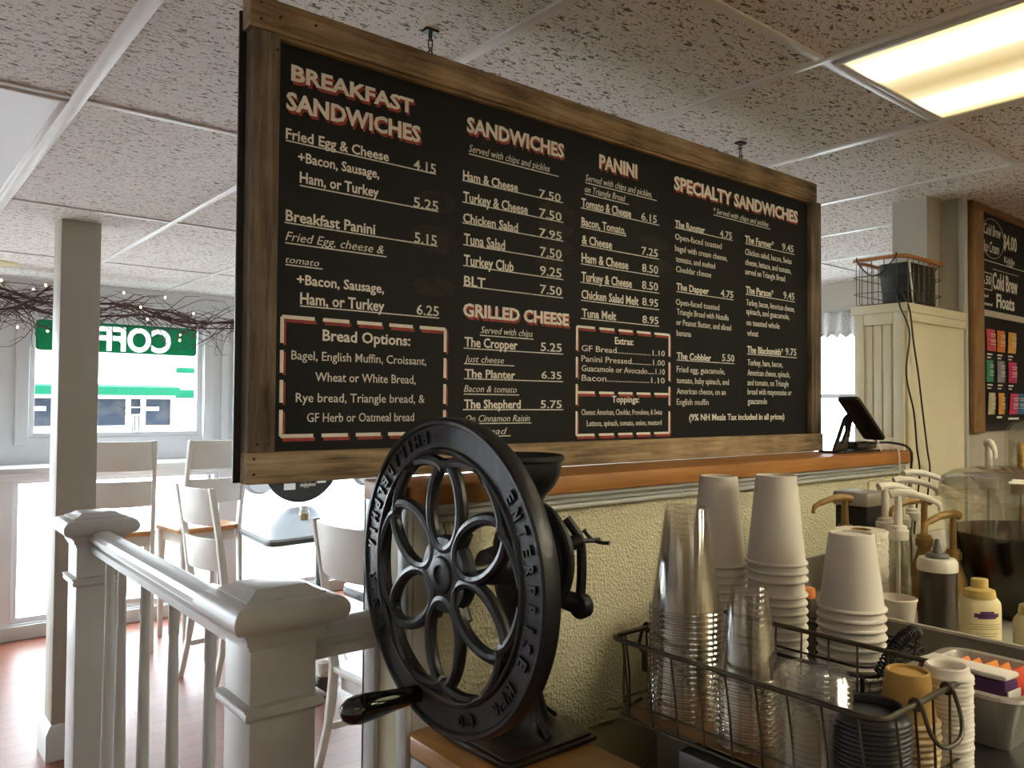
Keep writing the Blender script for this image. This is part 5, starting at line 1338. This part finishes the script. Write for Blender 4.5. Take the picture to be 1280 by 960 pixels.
# ------------------------------------------------------------------ dining room: stools, chairs, tables
def make_chair(name, label, cat, seat_h, back_h, wd, dp, seat_mat, loc, rz, group, slats=None):
    """faces +x; back posts at x=0"""
    t = thing(name, label, cat, loc, rz, group)
    hw = wd / 2
    MB().prism(rrect(-0.0, dp, -hw, hw, 0.035), seat_h - 0.032, seat_h).build('seat', seat_mat, t, bevel=0.008)
    ap = MB(); z0, z1 = seat_h - 0.10, seat_h - 0.0325
    ap.box(0.03, 0.05, -hw + 0.05, hw - 0.05, z0, z1).box(dp - 0.05, dp - 0.03, -hw + 0.05, hw - 0.05, z0, z1).box(0.05, dp - 0.05, -hw + 0.03, -hw + 0.05, z0, z1).box(0.05, dp - 0.05, hw - 0.05, hw - 0.03, z0, z1)
    ap.build('apron', M_chairw, t, bevel=0.003)
    for s in (-1, 1):
        y = s * (hw - 0.02)
        # rear leg runs on upwards as the raked back post
        P_ = [(-0.055, y, 0.0), (-0.01, y, seat_h * 0.45), (0.012, y, seat_h - 0.03), (0.006, y, seat_h + 0.05), (-0.035, y, lerp(seat_h, back_h, 0.55)), (-0.085, y, back_h)]
        pp = smoothpath(P_, 5); mb = MB(); nn = len(pp)
        for i, p in enumerate(pp):
            d = 0.020 if 0.2 < i / nn < 0.75 else 0.016
            mb.v += [(p.x - d, p.y - 0.013, p.z), (p.x + d, p.y - 0.013, p.z), (p.x + d, p.y + 0.013, p.z), (p.x - d, p.y + 0.013, p.z)]
        for i in range(nn - 1):
            for k in range(4): k2 = (k + 1) % 4; mb.f.append((i * 4 + k, i * 4 + k2, i * 4 + 4 + k2, i * 4 + 4 + k))
        mb.f += [(0, 1, 2, 3), tuple((nn - 1) * 4 + k for k in (3, 2, 1, 0))]
        mb.build('leg', M_chairw, t, bevel=0.004)
        f = MB(); y2 = s * (hw - 0.035)
        for z, g in ((0.0, 0.013), (seat_h - 0.033, 0.021)):
            x = dp - 0.035
            f.v += [(x - g, y2 - g, z), (x + g, y2 - g, z), (x + g, y2 + g, z), (x - g, y2 + g, z)]
        f.f += [(0, 1, 2, 3), (7, 6, 5, 4)] + [(k, (k + 1) % 4, 4 + (k + 1) % 4, 4 + k) for k in range(4)]
        f.build('leg', M_chairw, t, bevel=0.003)
        MB().box(0.0, dp - 0.04, y2 - 0.009, y2 + 0.009, seat_h * 0.36, seat_h * 0.36 + 0.028).build('stretcher', M_chairw, t, bevel=0.003)
    MB().box(dp - 0.045, dp - 0.028, -hw + 0.05, hw - 0.05, seat_h * 0.30, seat_h * 0.30 + 0.03).build('stretcher', M_chairw, t, bevel=0.003)
    # two curved back slats
    bh = back_h - seat_h
    for zc, hh_ in slats or ((back_h - 0.16 * bh - 0.005, 0.16 * bh), (back_h - 0.58 * bh, 0.14 * bh)):
        mb = MB(); nn = 12
        for z in (zc - hh_, zc + hh_):
            f_ = (z - seat_h) / bh; xb = -0.085 * max(0, f_) ** 1.2 + 0.004
            for i in range(nn + 1):
                u = -1 + 2 * i / nn; y = u * (hw - 0.034); x = xb - 0.042 * (1 - u * u)
                mb.v += [(x - 0.010, y, z), (x + 0.010, y, z)]
        r_ = 2 * (nn + 1)
        for i in range(nn):
            a = 2 * i
            mb.f += [(a, a + 2, r_ + a + 2, r_ + a), (a + 1, r_ + a + 1, r_ + a + 3, a + 3), (a, a + 1, a + 3, a + 2), (r_ + a, r_ + a + 2, r_ + a + 3, r_ + a + 1)]
        mb.f += [(0, r_, r_ + 1, 1), (2 * nn, 2 * nn + 1, r_ + 2 * nn + 1, r_ + 2 * nn)]
        mb.build('back_slat', M_chairw, t, bevel=0.004)
    return t
make_chair('bar_stool', 'white tall stool with a ladder back pulled up to the window bar behind the post', 'stool', 0.74, 1.31, 0.40, 0.40, M_seat, (1.27, 5.33, 0), R_(78), 'tall window stools')
make_chair('bar_stool', 'white tall stool with a honey wood seat standing between the post and dining table', 'stool', 0.74, 1.31, 0.42, 0.40, M_seat, (1.80, 5.25, 0), R_(97), 'tall window stools')
make_chair('dining_chair', 'white ladder back chair tucked under the table with the salt shaker', 'chair', 0.46, 1.09, 0.43, 0.42, M_chairw, (1.52, 4.50, 0), R_(8), 'white dining chairs')
make_chair('dining_chair', 'white curved back chair just past the railing beside the second table', 'chair', 0.42, 1.06, 0.47, 0.42, M_chairw, (1.61, 2.95, 0), R_(2), 'white dining chairs', ((0.945, 0.11), (0.62, 0.045)))
def table(label, x0, x1, y0, y1, poly=None):
    t = thing('dining_table', label, 'table', ((x0 + x1) / 2, (y0 + y1) / 2, 0), 0, 'dining tables')
    a, b = (x1 - x0) / 2, (y1 - y0) / 2
    MB().prism((poly or rrect(-a, a, -b, b, 0.07, 6)), 0.738, 0.752).build('top', M_table, t)
    MB().prism([(x * 1.004, y * 1.004) for x, y in (poly or rrect(-a, a, -b, b, 0.07, 6))], 0.712, 0.7379).build('edge_band', M_tableedge, t, bevel=0.003)
    MB().lathe([(0, 0.0), (0.26, 0.0), (0.26, 0.01), (0.05, 0.035), (0.036, 0.06), (0.036, 0.68), (0.14, 0.70), (0.14, 0.7118), (0, 0.7118)], seg=28).build('pedestal', M_tableedge, t)
    return t
def soften(P, r=0.09, n=5):
    out = []
    for i in range(len(P)):
        p = Vector(P[i]); a = (Vector(P[i - 1]) - p).normalized(); b = (Vector(P[(i + 1) % len(P)]) - p).normalized()
        s, e = p + a * r, p + b * r
        for k in range(n + 1): t_ = k / n; out.append(tuple(s * (1 - t_) ** 2 + p * 2 * t_ * (1 - t_) + e * t_ * t_))
    return out
table('grey laminate dining table with a salt shaker by the street windows', 1.85, 3.15, 4.44, 5.80, soften([(-0.65, -0.68), (0.70, -0.53), (0.60, 0.66), (-0.26, 0.64), (-0.60, -0.07)]))
table('grey dining table whose dark corner shows beside the curved back chair', 1.66, 2.85, 2.15, 3.22)
s = thing('salt_shaker', 'small glass salt shaker with a metal cap on the grey dining table', 'shaker', (2.37, 5.11, 0.7525))
MB().lathe([(0, 0), (0.032, 0), (0.034, 0.004), (0.034, 0.052), (0.026, 0.064), (0.026, 0.070), (0, 0.070)], seg=10).build('glass', M_bottle, s)
MB().lathe([(0, 0.002), (0.029, 0.002), (0.029, 0.045), (0, 0.045)], seg=10).build('salt', M_plastictan, s)
MB().lathe([(0, 0.0702), (0.029, 0.0702), (0.030, 0.080), (0.024, 0.094), (0, 0.098)], seg=20).build('cap', M_steel, s)
bg = thing('plastic_bag', 'crumpled clear plastic bag on the floor past the railing', 'bag', (1.98, 3.99, 0.001))
mb = MB(); nn, mm = 20, 14
for i in range(mm + 1):
    f_ = i / mm
    for k in range(nn):
        a = 2 * PI * k / nn
        r = (0.11 * math.sin(PI * min(0.96, 0.12 + 0.80 * f_)) + 0.012) * (1 + 0.35 * noise.noise(Vector((math.cos(a) * 2, math.sin(a) * 2, f_ * 5))))
        mb.v.append((r * math.cos(a), r * math.sin(a), 0.27 * f_ + 0.0))
for i in range(mm):
    for k in range(nn): k2 = (k + 1) % nn; mb.f.append((i * nn + k, i * nn + k2, (i + 1) * nn + k2, (i + 1) * nn + k))
mb.f.append(tuple(range(nn))[::-1])
mb.build('bag_film', M_clearlid, bg)
MB().lathe([(0, 0.004), (0.055, 0.004), (0.06, 0.03), (0.045, 0.07), (0, 0.075)], seg=18).build('contents', M_rubber, bg)
MB().lathe([(0, 0.078), (0.035, 0.078), (0.038, 0.15), (0, 0.16)], seg=14).build('paper_contents', M_paper, bg)

# ------------------------------------------------------------------ window dressing
Yc = 6.065
sg = thing('coffee_sign', 'green coffee banner seen from behind across the top of the street window', 'sign', (1.42, Yc, 1.99))
MXZ = Matrix(((1, 0, 0, 0), (0, 0, 1, 0), (0, 1, 0, 0), (0, 0, 0, 1)))
# green film with the letters cut out of it, over a white sheet; from the room the word runs backwards
fc = bpy.data.curves.new('t', 'FONT'); fc.body = 'COFFEE'; fc.offset = 0.045
fo = bpy.data.objects.new('t', fc); COL.objects.link(fo)
src = fo.to_curve(bpy.context.evaluated_depsgraph_get())
cu2 = bpy.data.curves.new('green_film', 'CURVE'); cu2.dimensions = '2D'; cu2.fill_mode = 'BOTH'; cu2.resolution_u = 6; cu2.offset = -0.007; cu2.extrude = 0.0006
xs_ = [p.co.x for sp in src.splines for p in sp.bezier_points]; kx_ = 0.66 / (max(xs_) - min(xs_)); kz_ = 0.166 / 0.729
def tr2(v): return Vector((-((v.x - min(xs_)) * kx_ - 0.33), v.y * kz_ - 0.083, 0))
for sp in src.splines:
    n2 = cu2.splines.new('BEZIER'); n2.bezier_points.add(len(sp.bezier_points) - 1); n2.use_cyclic_u = True
    for p, q in zip(sp.bezier_points, n2.bezier_points):
        q.handle_left_type = q.handle_right_type = 'FREE'
        q.co = tr2(p.co); q.handle_left = tr2(p.handle_left); q.handle_right = tr2(p.handle_right)
n2 = cu2.splines.new('POLY'); R8 = rrect(-0.525, 0.525, -0.108, 0.108, 0.03); n2.points.add(len(R8) - 1); n2.use_cyclic_u = True
for q, (x, y) in zip(n2.points, R8): q.co = (x, y, 0, 1)
fo.to_curve_clear(); bpy.data.objects.remove(fo)
ct_ = bpy.data.objects.new('t', cu2); COL.objects.link(ct_)
me_ = bpy.data.meshes.new_from_object(ct_.evaluated_get(bpy.context.evaluated_depsgraph_get()))
bpy.data.objects.remove(ct_)
me_.name = 'lettered_green_film'; me_.transform(Matrix(((1, 0, 0, 0), (0, 0, 1, -0.004), (0, 1, 0, 0), (0, 0, 0, 1))))
me_.materials.clear(); me_.materials.append(M_green)
o = bpy.data.objects.new('lettered_green_film', me_); COL.objects.link(o); o.parent = sg
MB().prism(rrect(-0.524, 0.524, -0.107, 0.107, 0.03), -0.001, 0.0, MXZ).build('white_backing', M_vinylsheer, sg, smooth=False)
rs = thing('round_sign', 'round black hanging sign with white labels in the low window behind the dining table', 'sign', (2.73, 5.95, 1.10))
ell = [(0.325 * math.cos(q), 0.34 * math.sin(q)) for q in [2 * PI * i / 48 for i in range(48)]]
MB().prism(ell, -0.006, 0.006, MXZ).build('disc', M_rubber, rs)
w_ = MB(); w_.box(-0.145, -0.05, -0.0085, -0.0062, -0.235, -0.185).box(0.135, 0.21, -0.0085, -0.0062, -0.195, -0.165).box(-0.13, 0.03, -0.0085, -0.0062, -0.14, -0.115)
w_.build('white_labels', M_vinylwhite, rs, smooth=False)
cc = MB()
for cx_, cz_, r in ((0.08, -0.15, 0.06), (0.04, -0.19, 0.035)):
    cc.tube([(cx_ + r * math.cos(q), -0.0075, cz_ + r * math.sin(q)) for q in [2 * PI * i / 24 for i in range(24)]], 0.003, 5, closed=True)
cc.box(-0.01, 0.12, -0.0085, -0.0062, -0.215, -0.195)
cc.build('ring_marks', M_grey, rs, smooth=False)
MB().tube([(0, 0, 0.34), (0, 0, 1.0)], 0.002, 6).build('hanging_wire', M_wire, rs)

# twig garland with fairy bulbs, strung along the top of the street windows
g = thing('twig_garland', 'dark twig garland with warm fairy bulbs hanging across the top of the street windows', 'garland', (0.9, 5.7, 2.15))
rnd = random.Random(11)
def branch(p, d, ln, r, n=9, wob=0.35, droop=0.0):
    pts = [Vector(p)]; d = Vector(d).normalized()
    for i in range(n):
        d = (d + Vector((rnd.uniform(-wob, wob), rnd.uniform(-wob, wob) * .4, rnd.uniform(-wob, wob) - droop)) * 0.6).normalized()
        q = pts[-1] + d * (ln / n)
        q.z = min(max(q.z, 1.88), 2.27); q.y = min(max(q.y, 5.55), 5.93)
        pts.append(q)
    return pts
bulbs = []
def local(pts): return [(p[0] - 0.9, p[1] - 5.7, p[2] - 2.15) for p in pts]
trunks = [([(-0.6, 5.7, 2.16), (0.2, 5.72, 2.22), (0.62, 5.70, 2.235), (0.86, 5.70, 2.17), (1.12, 5.72, 2.18), (1.40, 5.70, 2.185), (1.75, 5.72, 2.10), (2.2, 5.7, 2.14), (2.7, 5.7, 2.13)], 0.013),
          ([(-0.5, 5.74, 2.20), (0.3, 5.74, 2.12), (0.63, 5.74, 2.19), (0.80, 5.72, 2.14), (0.95, 5.70, 2.09), (1.2, 5.72, 2.10), (1.5, 5.70, 2.13), (1.8, 5.72, 2.07), (2.3, 5.7, 2.09), (2.7, 5.7, 2.08)], 0.010),
          ([(-0.4, 5.66, 2.10), (0.4, 5.66, 2.06), (0.66, 5.68, 2.10), (0.80, 5.68, 2.16), (0.92, 5.68, 2.27)], 0.012),
          ([(1.05, 5.69, 2.05), (1.3, 5.68, 2.17), (1.6, 5.69, 2.165), (1.9, 5.71, 2.11), (2.3, 5.72, 2.15)], 0.008)]
k_ = 0
for pts, r in trunks:
    pp = smoothpath(pts, 8)
    MB().tube(local(pp), [0.62 * r * (1.1 - 0.6 * abs(i / len(pp) - .35)) for i in range(len(pp))], 8).build('branch', M_twig, g)
    tw = MB()
    for i in range(2, len(pp) - 2):
        if pp[i].x < -0.1: continue
        for _ in range(2 if i % 2 else 1):
            d = Vector((rnd.choice((-1, 1, 1)) * rnd.uniform(0.5, 1.2), rnd.uniform(-.3, .3), rnd.uniform(-0.75, 0.45)))
            br = branch(pp[i], d, rnd.uniform(0.16, 0.42), 0.004, 8, 0.45)
            tw.tube(local(br), [0.0034 * (1 - 0.75 * q / len(br)) for q in range(len(br))], 5)
            if rnd.random() < 0.7:
                b2_ = branch(br[4], Vector((rnd.uniform(-1, 1), 0, rnd.uniform(-.8, .6))), rnd.uniform(0.08, 0.2), 0.002, 5, 0.5)
                tw.tube(local(b2_), [0.0020 * (1 - 0.7 * q / len(b2_)) for q in range(len(b2_))], 4)
            if rnd.random() < 0.3: bulbs.append(br[-2])
    o = tw.build('twigs', M_twig, g); o['kind'] = 'stuff'
pb_ = None
for p in bulbs[:40]:
    l = (p[0] - 0.9, p[1] - 5.7 - 0.006, p[2] - 2.15)
    if pb_ is None: pb_ = MB().lathe([(0, -0.009), (0.005, -0.007), (0.0072, 0), (0.005, 0.007), (0, 0.009)], seg=10).build('bulb', M_bulb, g, loc=l); pb_['label'] = 'glowing fairy bulb'
    else:
        o = pb_.copy(); COL.objects.link(o); o.parent = g; o.location = l
# lace valance on the far side window
cu = thing('lace_curtain', 'white lace curtain hung at the small window seen beyond the menu board', 'curtain', (4.875, 2.64, 2.1))
mb = MB(); nn = 40
for z in (0.06, -0.05, -0.10):
    for i in range(nn + 1):
        u = i / nn; mb.v.append((0.012 * math.sin(u * 40) - 0.0, -0.30 + 0.60 * u, z + (0.012 * math.sin(u * 60) if z < -0.06 else 0)))
for j in range(2):
    for i in range(nn): a = j * (nn + 1) + i; mb.f.append((a, a + 1, a + nn + 2, a + nn + 1))
o = mb.build('valance', M_lace, cu); so = o.modifiers.new('thickness', 'SOLIDIFY'); so.thickness = 0.002
mb = MB()
for z, wd in ((-0.10, 0.07), (-0.35, 0.06), (-0.62, 0.035), (-0.95, 0.05)):
    for i in range(13): u = i / 12; mb.v.append((0.012 * math.sin(u * 22) + 0.004, -0.30 + wd * u * 2, z))
for j in range(3):
    for i in range(12): a = j * 13 + i; mb.f.append((a, a + 1, a + 14, a + 13))
o = mb.build('side_drape', M_lace, cu); so = o.modifiers.new('thickness', 'SOLIDIFY'); so.thickness = 0.002
MB().tube([(0.0, -0.32, 0.065), (0.0, 0.32, 0.065)], 0.006, 8).build('rod', M_white, cu)
